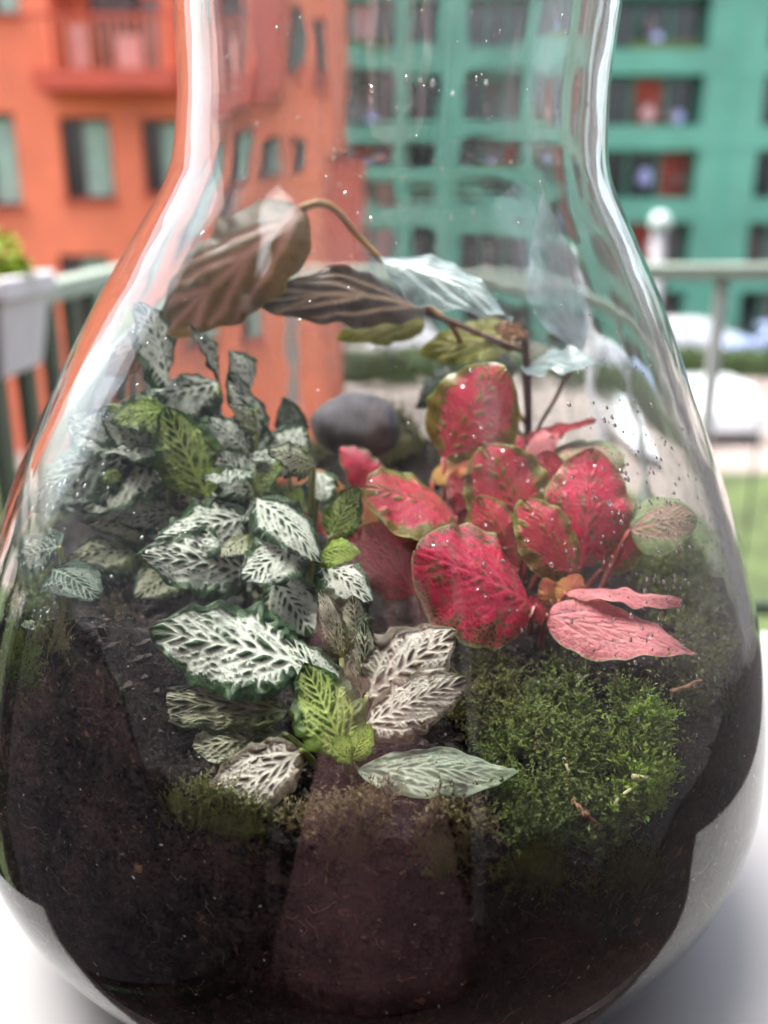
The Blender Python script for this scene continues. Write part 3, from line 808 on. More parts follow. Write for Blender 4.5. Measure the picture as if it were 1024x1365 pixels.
def unit(a): return a/(np.linalg.norm(a, axis=-1, keepdims=True)+1e-9)
def moss(label, px, py, rx, ry, n, mat, seed, size=1.0, tilt=0.0, lift=0.0):
    rsd = np.random.RandomState(seed)
    t = rsd.uniform(0, 6.283, n); r = np.sqrt(rsd.rand(n))*(0.85 + 0.25*np.sin(3*t+seed)*rsd.rand(n))
    dx, dy = r*np.cos(t)*rx, r*np.sin(t)*ry
    p, ok, atg = soil_hits(px + dx*math.cos(tilt) - dy*math.sin(tilt), py + dx*math.sin(tilt) + dy*math.cos(tilt))
    clump = np.array([mnoise.noise(Vector((q[0]*75, q[1]*75, q[2]*75 + seed*3.1))) for q in p])
    ok &= clump > -0.16 + 0.35*(r > 0.8)
    p, atg, r = p[ok], atg[ok], r[ok]; n = len(p)
    cxx = xc(p[:, 2]); rad = unit(np.stack([p[:, 0]-cxx, p[:, 1], 0*cxx], -1))
    near = (r_in(p[:, 2]) - np.hypot(p[:, 0]-cxx, p[:, 1])) < 0.004
    up = np.array((0, 0, 1.0))
    g = (atg | near)[:, None]
    nrm = np.where(g, up*0.9 + rsd.normal(size=(n, 3))*0.55, up*0.9 - np.array((0, 0.35, 0)) + rsd.normal(size=(n, 3))*0.45)
    out_ = np.clip((nrm*rad).sum(1, keepdims=True), 0, None); nrm = np.where(atg[:, None], nrm - rad*(nrm*rad).sum(1, keepdims=True), np.where(g, nrm - rad*out_, nrm))
    bump = np.array([0.5 + 0.5*mnoise.noise(Vector((q[0]*110, q[1]*110, q[2]*110 + seed))) for q in p])[:, None]
    r_now = np.hypot(p[:, 0]-cxx, p[:, 1])
    p = np.where(atg[:, None], p + rad*(r_in(p[:, 2]) - r_now + 0.0013)[:, None], np.where(g, p - rad*0.0014, p + up*(rsd.uniform(0, 0.004, (n, 1))*(1-r[:, None]) + lift*(1-r[:, None]**2)*(0.1+1.8*bump**2))))
    nrm = unit(nrm)
    K = 13
    L = (rsd.uniform(0.0035, 0.0085, (n, 1))*size*(1 + 0.6*(rsd.rand(n, 1) > 0.9))); bend = rsd.normal(size=(n, 3))*0.35
    f = ((np.arange(K)+0.5)/K)[None, :, None]
    q = p[:, None, :] + (nrm[:, None, :] + bend[:, None, :]*f*f)*L[:, None, :]*f
    ax = rsd.normal(size=(n, K, 3)); ax -= nrm[:, None, :]*(ax*nrm[:, None, :]).sum(-1, keepdims=True); ax = unit(ax)
    dl = ax*0.75 + nrm[:, None, :]*0.75
    ll = rsd.uniform(0.0012, 0.0024, (n, K, 1))*size*(1.1-0.5*f)
    sd = unit(np.cross(dl, nrm[:, None, :]))*0.00036*size
    V = np.stack([q-sd, q+sd, q+dl*ll], 2).reshape(-1, 3)
    c = xc(V[:, 2]); rr = np.hypot(V[:, 0]-c, V[:, 1]); lim_ = np.repeat(np.where(atg, 0.0017, -0.0004), K*3)
    lo_ = np.repeat(np.where(atg, 0.00125, -1.0), K*3)
    k = np.minimum(1, (r_in(V[:, 2])+lim_)/np.maximum(rr, 1e-6)); k = np.maximum(k, (r_in(V[:, 2])+lo_)/np.maximum(rr, 1e-6))
    V[:, 0] = c + (V[:, 0]-c)*k; V[:, 1] *= k
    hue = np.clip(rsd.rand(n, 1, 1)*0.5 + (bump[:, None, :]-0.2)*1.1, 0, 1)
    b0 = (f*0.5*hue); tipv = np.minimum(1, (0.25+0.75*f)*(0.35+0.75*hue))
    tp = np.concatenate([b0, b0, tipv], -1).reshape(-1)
    Fc = np.arange(len(V)).reshape(-1, 3)
    root = empty('moss_cushion', tuple(p.mean(0))); tag(root, label, 'moss', 'moss cushions in the jar')
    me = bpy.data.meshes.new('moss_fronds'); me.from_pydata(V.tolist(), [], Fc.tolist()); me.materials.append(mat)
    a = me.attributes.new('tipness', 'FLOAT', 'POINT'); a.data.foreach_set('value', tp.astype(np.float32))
    o = bpy.data.objects.new('moss_fronds', me); COL.objects.link(o); o['kind'] = 'stuff'
    child(o, root); return root
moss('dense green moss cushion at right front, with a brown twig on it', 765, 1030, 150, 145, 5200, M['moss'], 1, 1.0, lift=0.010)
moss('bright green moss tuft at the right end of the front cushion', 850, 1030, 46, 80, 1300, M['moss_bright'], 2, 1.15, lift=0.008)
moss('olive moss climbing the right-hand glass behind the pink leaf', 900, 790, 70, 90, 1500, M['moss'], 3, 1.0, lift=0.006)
moss('olive brown moss fringe between the white leaf and the front cushion', 655, 945, 75, 70, 1100, M['moss_olive'], 8, 0.9, lift=0.004)
moss('dark olive moss low on the right-hand glass beside the cushion', 930, 900, 55, 70, 900, M['moss_olive'], 9, 0.9)
moss('scanty brown moss along the soil edge at far left of the glass', 120, 830, 70, 45, 500, M['moss_brown'], 21, 0.8, tilt=-0.5)
moss('scanty olive moss along the soil edge below the lower white leaves', 300, 1085, 90, 28, 500, M['moss_olive'], 22, 0.8, tilt=0.25)
moss('scanty dark moss along the soil edge under the front cushion', 770, 1160, 110, 28, 800, M['moss_olive'], 23, 0.9)
moss('olive moss in front of the dark pebble at the back', 478, 614, 100, 18, 1300, M['moss_olive'], 14, 1.0, lift=0.008)
moss('thin brownish moss patch at bottom centre below the white leaf', 530, 1105, 150, 60, 1500, M['moss_brown'], 4, 0.9)
moss('small olive moss tuft against the front glass at bottom centre', 566, 1155, 28, 36, 420, M['moss'], 5, 0.9)
moss('pale green moss strip along the far left side of the glass', 38, 800, 40, 150, 900, M['moss'], 6, 1.0)
moss('dark green moss behind the pebble at the back of the jar', 470, 592, 120, 26, 1300, M['moss'], 7, 1.2, lift=0.022)

# ------------------------------------------------------------------ pebble, twigs
def build_pebble():
    c = jar_at(476, 568, 0.73)
    bm = bmesh.new(); bmesh.ops.create_icosphere(bm, subdivisions=4, radius=1.0)
    for v in bm.verts:
        n = mnoise.noise(v.co*1.3)*0.11 + mnoise.noise(v.co*4)*0.02 + mnoise.noise(v.co*14)*0.006
        v.co = v.co*(1+n); v.co.x *= 0.0188; v.co.y *= 0.018; v.co.z *= 0.0132; v.co += c
    me = bpy.data.meshes.new('pebble'); bm.to_mesh(me); bm.free()
    me.polygons.foreach_set('use_smooth', [True]*len(me.polygons))
    me.materials.append(simple('dark_slate_pebble', (0.095, 0.085, 0.10), 0.6, 0.45, 160.0, bump=0.35))
    o = bpy.data.objects.new('pebble', me); COL.objects.link(o)
    tag(o, 'smooth dark grey round pebble lying at the back of the jar', 'stone')
build_pebble()
M['twig'] = simple('brown_twig', (0.22, 0.10, 0.06), 0.75, 0.35, 400.0)
M['straw'] = simple('pale_straw', (0.55, 0.50, 0.30), 0.7, 0.25, 400.0)
def twig(name, label, pts, rad, mat, knot=None, cat='twig'):
    P = []
    for (px, py) in pts:
        h = soil_hit(px, py)
        p = h[0] if h else jar_at(px, py, 0.3)
        d = (CAM - p).normalized()
        n = 0
        q = p + d*(0.004 if h and h[1] else 0.016)
        while not bool(in_jar(q, 0.002)) and (q - p).length > 0.002: q = q - d*0.001
        k = 0
        while not bool(in_jar(q, 0.0025)) and k < 20: q = Vector((q.x*0.985, q.y*0.985, q.z)); k += 1
        P.append(q)
    root = empty(name, tuple(P[0])); tag(root, label, cat)
    MB().tube(P, [rad*(1-0.3*i/len(P)) for i in range(len(P))], 7).build('stem', mat, root, True)
    if knot is not None:
        c = P[knot]; MB().lathe([(0.0004, -0.0008), (0.0013, -0.0003), (0.0012, 0.0005), (0.0004, 0.0009)], tuple(c), 8).build('knot', mat, root, True)
    return root
twig('twig', 'short reddish brown twig with a knot lying on the green moss', [(758, 1062), (768, 1075), (780, 1086), (790, 1095), (802, 1105)], 0.0007, M['twig'], 2)
twig('dry_stem', 'pale straw stem lying on the moss above the brown twig', [(836, 1032), (850, 1034), (866, 1038)], 0.0008, M['straw'], cat='stem')
twig('dry_stem', 'thin pale straw stem on the moss left of the twig', [(716, 1055), (727, 1061), (737, 1066)], 0.0005, M['straw'], cat='stem')
twig('dry_stem', 'short upright straw stem at the top of the front moss', [(748, 1008), (752, 1020), (755, 1030)], 0.0006, M['straw'], cat='stem')
twig('root_piece', 'orange brown root piece against the right-hand glass', [(885, 920), (905, 915), (925, 911), (948, 908)], 0.0007, M['twig'], cat='root')
def sprig(label, pts, seed):
    root = twig('moss_sprig', label, pts, 0.0005, M['straw'], cat='moss')
    st = bpy.data.objects[root.children[0].name]
    rsd = np.random.RandomState(seed)
    P = [np.array(v.co) for v in st.data.vertices]
    V, Fc, tp = [], [], []
    for _ in range(140):
        q = P[rsd.randint(len(P))]; d = rsd.normal(size=3); d /= np.linalg.norm(d); s = np.cross(d, rsd.normal(size=3)); s /= np.linalg.norm(s)
        k = len(V); V += [q-s*0.0005, q+s*0.0005, q+d*0.0018]; Fc.append((k, k+1, k+2)); tp += [0.6, 0.6, 1.0]
    o = mesh_obj('leaflets', V, Fc, M['moss_bright']); child(o, root); o['kind'] = 'stuff'
    a = o.data.attributes.new('tipness', 'FLOAT', 'POINT'); a.data.foreach_set('value', tp)
sprig('yellow green feathery moss sprig lying across the front moss', [(808, 1073), (825, 1063), (842, 1052), (850, 1046)], 5)

# ------------------------------------------------------------------ leaves
NV, NU = 84, 49
def outline(v, kind):
    v = np.clip(v, 0, 1)
    if kind == 'round': return np.power(np.clip(np.sin(np.pi*np.power(v, 0.80)), 0, 1), 0.60)
    if kind == 'long':  return np.power(np.clip(np.sin(np.pi*np.power(v, 0.80)), 0, 1), 0.95)
    return np.power(np.clip(np.sin(np.pi*np.power(v, 0.70)), 0, 1), 0.74)

def vein_field(seed, kind, dens, wide, asp=0.5, branch=True):
    """signed distance to a branching vein tree, sampled on the leaf grid"""
    r = np.random.RandomState(seed)
    segs = []
    def wlim(y): return float(outline(np.array(y), kind))*asp
    def path(x, y, ang, step, maxn, r0, r1, curl, level, side):
        n = 0
        while n < maxn:
            nx, ny = x + math.sin(ang)*step*side, y + math.cos(ang)*step
            if ny > 0.985 or ny < 0.01 or abs(nx) > wlim(ny)*0.93 or nx*side < 0.0: break
            f0, f1 = n/maxn, (n+1)/maxn
            segs.append((x, y, nx, ny, r0+(r1-r0)*f0, r0+(r1-r0)*f1))
            if branch and level == 1 and n >= 1 and r.rand() < 0.85:
                for sg in ((1,) if n % 2 else (-1,)) if r.rand() < 0.6 else (1, -1):
                    path(nx, ny, ang + sg*r.uniform(0.5, 0.85), step*0.75, r.randint(2, 5), r0*0.62, r1*0.6, -sg*0.08, 2, side)
            if level == 2 and r.rand() < 0.4:
                path(nx, ny, ang + r.choice([-1, 1])*r.uniform(0.5, 0.9), step*0.6, 2, r0*0.7, r1*0.6, 0, 3, side)
            x, y = nx, ny; ang -= curl + r.uniform(-0.05, 0.05); n += 1
    my = np.linspace(0, 0.97, 24)
    for i in range(23): segs.append((0, my[i], 0, my[i+1], wide*1.35*(1-my[i])+wide*0.3, wide*1.35*(1-my[i+1])+wide*0.3))
    for side in (-1, 1):
        for i in range(dens):
            y = 0.03 + 0.86*(i + 0.4*r.rand())/dens
            path(0, y, r.uniform(0.85, 1.05)*(1-0.25*y), 0.05, 14, wide*(1.0-0.35*y), wide*0.35, 0.055, 1, side)
    S = np.array(segs)
    v = np.linspace(0, 1, NV); u = np.linspace(-1, 1, NU)
    X = (outline(v, kind)[:, None]*asp*u[None, :]).ravel(); Y = (v[:, None]+0*u[None, :]).ravel()
    best = np.full(X.shape, 9.0)
    for (x0, y0, x1, y1, ra, rb_) in S:
        dx, dy = x1-x0, y1-y0; t = np.clip(((X-x0)*dx+(Y-y0)*dy)/(dx*dx+dy*dy+1e-12), 0, 1)
        dd = np.hypot(X-x0-t*dx, Y-y0-t*dy) - (ra+(rb_-ra)*t)
        best = np.minimum(best, dd)
    return np.clip(best, -0.05, 0.06)
FIELDS = {}
for s in range(9): FIELDS['white', s] = vein_field(100+s, 'ovate', 7 + s % 3, 0.0175 + 0.0015*(s % 4))
for s in range(5): FIELDS['wide', s] = vein_field(130+s, 'ovate', 8 + s % 2, 0.0225)
for s in range(4): FIELDS['red', s] = vein_field(200+s, 'round', 7, 0.016, 0.6)
for s in range(2): FIELDS['bronze', s] = vein_field(300+s, 'ovate', 3, 0.030, branch=False)
GU = np.tile(np.linspace(-1, 1, NU), NV); GV = np.repeat(np.linspace(0, 1, NV), NU)
GRID_FACES = [(j*NU+i, j*NU+i+1, (j+1)*NU+i+1, (j+1)*NU+i) for j in range(NV-1) for i in range(NU-1)]

def leaf_mat(name, vein, blade, rim, soft=0.011, shift=0.0, rough=0.35, trans=0.3, base=None, base_amt=0.0, fine=0.0, spec=0.5, film=None, coat=0.0, patch=None, bump=0.8, clear=0.0):
    m, nt, out = new_mat(name); T = NT(nt)
    s = T.n('ShaderNodeAttribute', attribute_name='vein').outputs['Fac']
    e = T.n('ShaderNodeAttribute', attribute_name='edge').outputs['Fac']
    lv = T.n('ShaderNodeAttribute', attribute_name='along').outputs['Fac']
    co = T.obj()
    wob = T.math('MULTIPLY', T.math('SUBTRACT', T.noise(420, 3, 0.6, co), 0.5), 0.022)
    sw = T.math('ADD', T.math('ADD', s, wob), T.math('MULTIPLY', T.ramp(e, 0.0, 0.38, 1.0, 0.0), 0.030))
    fac = T.ramp(sw, shift - soft, shift + soft, 1.0, 0.0)
    vc = T.mix(T.ramp(T.noise(150, 4, 0.6, co), 0.3, 0.75), vein, tuple(0.80*x for x in vein))
    bc = T.mix(T.ramp(T.noise(110, 4, 0.6, co), 0.3, 0.75), tuple(1.35*x for x in blade), tuple(0.6*x for x in blade))
    if patch: bc = T.mix(T.ramp(T.math('ADD', T.noise(230, 3, 0.6, co), T.math('MULTIPLY', T.ramp(e, 0.0, 0.5, 1.0, 0.0), patch[1])), patch[2] if len(patch) > 2 else 0.55, (patch[2] if len(patch) > 2 else 0.55) + 0.12), bc, patch[0])
    if fine:   # fine net of small veins
        vo = T.n('ShaderNodeTexVoronoi', Scale=620.0, feature='DISTANCE_TO_EDGE'); T.l(co, vo.inputs['Vector'])
        fac = T.math('MAXIMUM', fac, T.ramp(vo.outputs['Distance'], 0.02, 0.16, fine, 0.0))
    fac = T.math('MULTIPLY', fac, T.ramp(T.noise(60, 3, 0.6, co), 0.25, 0.6, 0.72, 1.0))
    c = T.mix(fac, bc, vc)
    if base: c = T.mix(T.ramp(lv, 0.0, 0.75, base_amt, 0.0), c, base)
    c = T.mix(T.ramp(e, 0.0, 0.07, 0.9, 0.0), c, rim)
    b = T.n('ShaderNodeBsdfPrincipled', Roughness=rough); b.inputs['Specular IOR Level'].default_value = spec
    b.inputs['Coat Weight'].default_value = coat; b.inputs['Coat Roughness'].default_value = 0.06
    T.l(c, b.inputs['Base Color'])
    T.l(T.ramp(T.noise(90, 3, 0.6, co), 0.3, 0.7, rough*0.6, rough*1.3), b.inputs['Roughness'])
    bp = T.n('ShaderNodeBump', Strength=bump, Distance=0.0008)
    T.l(T.math('ADD', T.math('MULTIPLY', fac, -0.6), T.noise(700, 3, 0.6, co)), bp.inputs['Height']); T.l(bp.outputs[0], b.inputs['Normal'])
    tr = T.n('ShaderNodeBsdfTranslucent'); T.l(c, tr.inputs['Color'])
    mx = T.n('ShaderNodeMixShader'); mx.inputs[0].default_value = trans; T.l(b.outputs[0], mx.inputs[1]); T.l(tr.outputs[0], mx.inputs[2])
    if clear:
        tp = T.n('ShaderNodeBsdfTransparent'); m2 = T.n('ShaderNodeMixShader'); m2.inputs[0].default_value = clear
        T.l(mx.outputs[0], m2.inputs[1]); T.l(tp.outputs[0], m2.inputs[2]); mx = m2
    T.l(mx.outputs[0], out.inputs[0]); return m
DG = (0.028, 0.075, 0.022); LG = (0.30, 0.42, 0.05)
M['w'] = leaf_mat('white_veined_leaf', (0.82, 0.86, 0.76), DG, (0.02, 0.05, 0.02), shift=0.003)
M['wl'] = leaf_mat('lime_veined_leaf', (0.55, 0.66, 0.20), (0.035, 0.085, 0.018), (0.03, 0.09, 0.02), base=LG, base_amt=0.45, shift=-0.002, trans=0.4)
M['wd'] = leaf_mat('dark_silver_leaf', (0.36, 0.44, 0.36), (0.018, 0.045, 0.022), (0.02, 0.05, 0.02), shift=-0.004, rough=0.3)
M['wc'] = leaf_mat('cream_veined_leaf', (0.60, 0.60, 0.44), (0.03, 0.05, 0.02), (0.03, 0.05, 0.02), shift=0.003, base=(0.20, 0.24, 0.05), base_amt=0.5)
M['wp'] = leaf_mat('pale_leaf_on_glass', (0.80, 0.86, 0.72), (0.60, 0.70, 0.54), (0.55, 0.66, 0.45), soft=0.02, rough=0.45, trans=0.5)
M['wk'] = leaf_mat('pinkish_veined_leaf', (0.74, 0.68, 0.60), (0.14, 0.11, 0.08), (0.16, 0.14, 0.08), soft=0.012, shift=0.004)
M['lime'] = leaf_mat('young_lime_leaf', (0.50, 0.62, 0.14), (0.22, 0.36, 0.03), (0.16, 0.28, 0.03), trans=0.4)
M['r'] = leaf_mat('crimson_leaf', (0.86, 0.075, 0.16), (0.58, 0.010, 0.055), (0.30, 0.38, 0.12), fine=0.75, patch=((0.13, 0.12, 0.03), 0.16, 0.49), rough=0.26, coat=0.9, bump=0.5)
M['rg'] = leaf_mat('red_veined_green_leaf', (0.72, 0.07, 0.12), (0.14, 0.17, 0.025), (0.30, 0.40, 0.10), shift=0.008, soft=0.008, fine=0.35, rough=0.26, coat=0.9, bump=0.5, patch=((0.40, 0.03, 0.05), -0.05))
M['rd'] = leaf_mat('dark_red_leaf', (0.52, 0.03, 0.06), (0.20, 0.03, 0.03), (0.14, 0.16, 0.05), shift=0.004, fine=0.5, rough=0.4)
M['rp'] = leaf_mat('pale_pink_leaf', (0.86, 0.36, 0.38), (0.70, 0.20, 0.23), (0.55, 0.55, 0.36), fine=0.5, rough=0.5)
M['rpg'] = leaf_mat('pink_and_pale_green_leaf', (0.66, 0.30, 0.30), (0.26, 0.33, 0.16), (0.30, 0.38, 0.16), soft=0.012, rough=0.45)
M['ro'] = leaf_mat('orange_pink_leaf', (0.80, 0.14, 0.16), (0.50, 0.20, 0.05), (0.45, 0.35, 0.08), base=(0.70, 0.42, 0.12), base_amt=0.9, fine=0.4, trans=0.45)
M['b'] = leaf_mat('bronze_leaf', (0.48, 0.22, 0.16), (0.12, 0.062, 0.012), (0.19, 0.12, 0.012), bump=0.15, soft=0.055, rough=0.3, trans=0.55, shift=0.004)
M['bk'] = leaf_mat('near_black_bronze_leaf', (0.60, 0.40, 0.28), (0.035, 0.02, 0.012), (0.09, 0.075, 0.012), bump=0.2, soft=0.045, rough=0.3, trans=0.35, shift=-0.004)
M['bo'] = leaf_mat('olive_bronze_leaf', (0.34, 0.30, 0.04), (0.17, 0.18, 0.015), (0.17, 0.18, 0.02), soft=0.03, rough=0.3, trans=0.45)
M['bd'] = leaf_mat('dark_back_leaf', (0.05, 0.07, 0.035), (0.02, 0.035, 0.02), (0.02, 0.035, 0.02), soft=0.02)
M['pb'] = leaf_mat('leaf_with_painted_sky_sheen', (0.50, 0.60, 0.63), (0.26, 0.36, 0.36), (0.60, 0.70, 0.74), soft=0.03, rough=0.2, trans=0.35, coat=1.0, bump=0.5)  # glossy leaf; the pale blue colour stands in for mirrored sky
M['gh'] = leaf_mat('painted_leaf_reflection', (0.56, 0.66, 0.70), (0.44, 0.56, 0.62), (0.56, 0.66, 0.70), soft=0.05, rough=0.4, trans=0.5, bump=0.1, clear=0.45)  # see-through leaf shape standing in for a reflection in the back glass
M['stem'] = simple('green_stem', (0.22, 0.26, 0.07), 0.5, 0.2, 150.0)
M['stem_red'] = simple('red_stem', (0.42, 0.09, 0.07), 0.45, 0.25, 150.0)
M['stem_tan'] = simple('tan_stem', (0.42, 0.24, 0.08), 0.45, 0.2, 150.0)
M['stem_brown'] = simple('brown_stem', (0.11, 0.05, 0.035), 0.5, 0.25, 150.0)

BEADS = []
def leaf(parent, b, t, hw, tb, tt, mat, fld, roll=0.0, arch=0.06, fold=0.15, wave=0.05, up=0.45, droop=0.0, seed=0, kind=None, side_bend=0.0, label=None, nose=0.0):
    """b, t: base and tip pixels; tb, tt: their depth in the jar; hw: half width in pixels"""
    sc_ = {'white': 1.12, 'wide': 1.10, 'red': 1.06}.get(fld[0], 1.0)
    t = (b[0] + (t[0]-b[0])*sc_, b[1] + (t[1]-b[1])*sc_)
    B, Tp = jar_at(*b, tb), jar_at(*t, tt)
    mid = (B + Tp)/2
    d = Tp - B; L = d.length; d.normalize()
    toc = (CAM - mid).normalized()
    n = toc + Vector((0, 0, up + 0.25))
    n = (n - d*n.dot(d)).normalized()
    n = Matrix.Rotation(math.radians(roll), 3, d) @ n
    sd = d.cross(n).normalized()
    fk = fld[0]
    if fk == 'white': fld = ('white', (fld[1] + seed*2) % 9)
    if fk == 'wide': fld = ('wide', (fld[1] + seed) % 5)
    kind = kind or {'red': 'round'}.get(fk, 'ovate')
    s = FIELDS[fld]
    dist = (mid - CAM).dot(Vector((0, math.cos(PITCH), -math.sin(PITCH))))
    hw = hw*{'white': 1.34, 'wide': 1.30, 'red': 1.2}.get(fk, 1.05)
    W = hw/F_PX*dist/max(0.55, math.cos(math.radians(roll)))
    w = outline(GV, kind); rsd = np.random.RandomState(seed*17+3)
    ph = rsd.uniform(0, 6.28, 4)
    au = np.abs(GU)
    offs = arch*L*4*GV*(1-GV) - droop*L*GV**2.2
    fold = fold + rsd.uniform(-0.10, 0.28) + (0.12 if fk == 'red' else 0); droop = droop + rsd.uniform(0.0, 0.10)
    offs = offs - droop*L*GV**2.2*0.8
    offs += -fold*W*w*(au**1.5)
    offs += wave*L*0.75*(au**2)*(np.sin(GV*15+ph[0]+(GU > 0)*1.9)*0.55 + np.sin(GV*29+ph[1]+(GU > 0)*0.7)*0.45)*np.sin(np.pi*GV)
    offs += np.clip(s, -0.01, 0.03)*L*{'red': 0.24, 'bronze': 0.10}.get(fk, 0.95)*np.clip((1-au)*4, 0, 1)*np.clip(GV*6, 0, 1)
    offs += 0.045*L*np.sin(GV*5+ph[2])*GU + 0.03*L*np.sin(GV*7+ph[0])*GV
    ez = 1.0 if fk != 'red' else 0.5
    edge_wob = 1 + ez*np.clip(au*2-0.6, 0, 1)*(0.05*np.sin(GV*27+ph[3]+(GU > 0)*2) + 0.03*np.sin(GV*46+ph[1]+(GU > 0)))
    side = GU*w*W*edge_wob + side_bend*L*4*GV*(1-GV)
    B_, d_, s_, n_ = np.array(B), np.array(d), np.array(sd), np.array(n)
    P = B_ + d_*(GV*L)[:, None] + s_*side[:, None] + n_*offs[:, None]
    # keep every point inside the glass
    cx = xc(P[:, 2]); rx = P[:, 0]-cx; rr = np.hypot(rx, P[:, 1]); lim = r_in(np.clip(P[:, 2], ZBOT, 0.35)) - 0.0007
    over = rr > lim; k = np.where(over, lim/np.maximum(rr, 1e-6), 1.0)
    P[:, 0] = cx + rx*k; P[:, 1] *= k
    me = bpy.data.meshes.new('leaf'); me.from_pydata(P.tolist(), [], GRID_FACES)
    me.polygons.foreach_set('use_smooth', [True]*len(me.polygons))
    for nm, val in (('vein', s), ('edge', 1-np.maximum(au, np.where(GV > 0.9, (GV-0.9)*10, 0))), ('along', GV)):
        a = me.attributes.new(nm, 'FLOAT', 'POINT'); a.data.foreach_set('value', np.asarray(val, np.float32))
    if mat in ('r', 'rg', 'rp') and hw > 34: BEADS.append((P.reshape(NV, NU, 3), n_, seed))
    me.materials.append(M[mat])
    o = bpy.data.objects.new('leaf', me); COL.objects.link(o)
    child(o, parent)
    if label: o['label'] = label
    return B, Tp

def petiole(parent, root_pt, b, tb, mat, rad=0.0009, sag=0.0):
    B = jar_at(*b, tb); R = Vector(root_pt)
    m = (B + R)/2 + Vector((0, 0, 0.15*(B-R).length))
    pts = [R*(1-f)**2 + m*2*f*(1-f) + B*f*f for f in (0, .17, .33, .5, .67, .83, 1)]
    # keep it inside the glass
    return MB().tube(pts, [rad*1.3, rad*1.2, rad*1.1, rad, rad, rad*0.9, rad*0.8], 6).build('petiole', M[mat], parent, True)

def plant(name, label, cat, feet, leaves, stem_mat, group=None):
    F_ = []
    for (x, y, t) in feet:
        f = jar_at(x, y, t); f.z = soil_z(f.x, f.y) - 0.002; F_.append(f)
    root = empty(name, tuple(F_[0])); tag(root, label, cat, group)
    for i, lf in enumerate(leaves):
        kw = dict(lf[7]) if len(lf) > 7 else {}
        b, t, hw, tb, tt, mat, fld = lf[:7]
        pet = kw.pop('pet', True)
        leaf(root, b, t, hw, tb, tt, mat, fld, seed=i+len(name), **kw)
        if pet:
            B = jar_at(*b, tb); f = min(F_, key=lambda q: (q-B).length)
            # hang the leaf on an upright shoot that rises beneath it
            g = Vector((f.x*0.35 + B.x*0.65, f.y*0.35 + B.y*0.65 + 0.006, 0)); g.z = soil_z(g.x, g.y) - 0.002
            if bool(in_jar(g + Vector((0, 0, 0.01)), 0.002)): petiole(root, g, b, tb, stem_mat)
    return root

# upper white nerve plant
A = [
 ((222,515),(187,412),30,.52,.50,'w',('wide',0),dict(roll=25,arch=.12,up=.8,wave=.1)),
 ((292,512),(260,440),9,.52,.50,'w',('white',1),dict(roll=50,arch=.1)),
 ((292,512),(192,548),32,.55,.45,'w',('white',2),dict(up=.9,arch=.1,roll=-10)),
 ((196,562),(166,540),15,.40,.40,'wd',('white',3),dict(arch=.15)),
 ((168,588),(46,668),46,.42,.22,'wd',('white',0),dict(up=.6,wave=.08)),
 ((160,600),(90,560),34,.46,.40,'w',('white',1),dict(up=.8,wave=.08)),
 ((216,607),(140,602),13,.36,.28,'w',('wide',1),dict(up=1.3,wave=.12)),
 ((278,662),(230,556),35,.32,.30,'wl',('white',4),dict(up=.1,wave=.04,arch=-.05)),
 ((212,612),(122,672),36,.42,.34,'w',('white',2),dict(up=.5)),
 ((228,702),(126,690),31,.44,.36,'wc',('white',3),dict(up=.6)),
 ((192,735),(104,742),24,.40,.30,'wc',('white',4),dict(up=.5)),
 ((330,602),(280,562),24,.40,.38,'w',('wide',2),dict(up=.7,wave=.1)),
 ((345,662),(298,608),31,.34,.34,'w',('white',0),dict(up=.6)),
 ((343,656),(380,620),19,.34,.30,'wl',('white',2),dict(up=.6,arch=.15)),
 ((356,616),(316,508),24,.46,.46,'w',('wide',1),dict(roll=25,up=.5,wave=.1)),
 ((334,522),(308,476),20,.52,.50,'w',('white',3),dict(roll=20,arch=.15)),
 ((392,612),(364,580),15,.52,.52,'wd',('white',4),dict(roll=20)),
 ((400,604),(380,538),17,.56,.55,'wd',('white',1),dict(roll=20)),
 ((300,560),(250,505),26,.54,.52,'w',('white',0),dict(up=.8)),
 ((332,690),(222,722),34,.28,.20,'w',('white',1),dict(up=.35,wave=.12)),
 ((332,764),(208,740),37,.26,.16,'w',('white',2),dict(up=.25,wave=.1)),
 ((404,727),(330,768),33,.22,.17,'w',('wide',2),dict(up=.5,wave=.12)),
 ((344,667),(420,742),28,.26,.18,'w',('wide',0),dict(up=.6,arch=.12,wave=.1)),
 ((366,770),(412,838),34,.24,.20,'w',('white',4),dict(up=.1)),
 ((440,716),(474,656),21,.26,.26,'wl',('white',3),dict(up=.2)),
 ((424,746),(473,734),17,.22,.20,'lime',('white',0),dict(up=1.0,arch=.2)),
 ((428,752),(488,794),24,.21,.16,'w',('white',2),dict(up=.5,arch=.1)),
 ((300,640),(250,690),24,.40,.36,'wc',('white',1),dict(up=.3)),
 ((240,760),(190,790),24,.36,.30,'wc',('white',0),dict(up=.2)),
 ((380,690),(400,655),16,.32,.32,'lime',('white',3),dict(up=.6)),
]
RF = random.Random(31)
for _ in range(46):
    bx_, by_ = RF.uniform(180, 410), RF.uniform(540, 810)
    if bx_ > 340 and by_ > 770: continue
    an_ = RF.uniform(2.2, 4.6); ln_ = RF.uniform(55, 90)
    A.append(((bx_, by_), (bx_ + ln_*math.cos(an_), by_ - ln_*0.75*math.sin(an_)), RF.uniform(17, 27), RF.uniform(.38, .5), RF.uniform(.32, .46), RF.choice(['wc', 'w', 'w', 'wl', 'w']), ('white', RF.randint(0, 4)), dict(up=RF.uniform(.1, .8), roll=RF.uniform(-25, 25), wave=.1)))
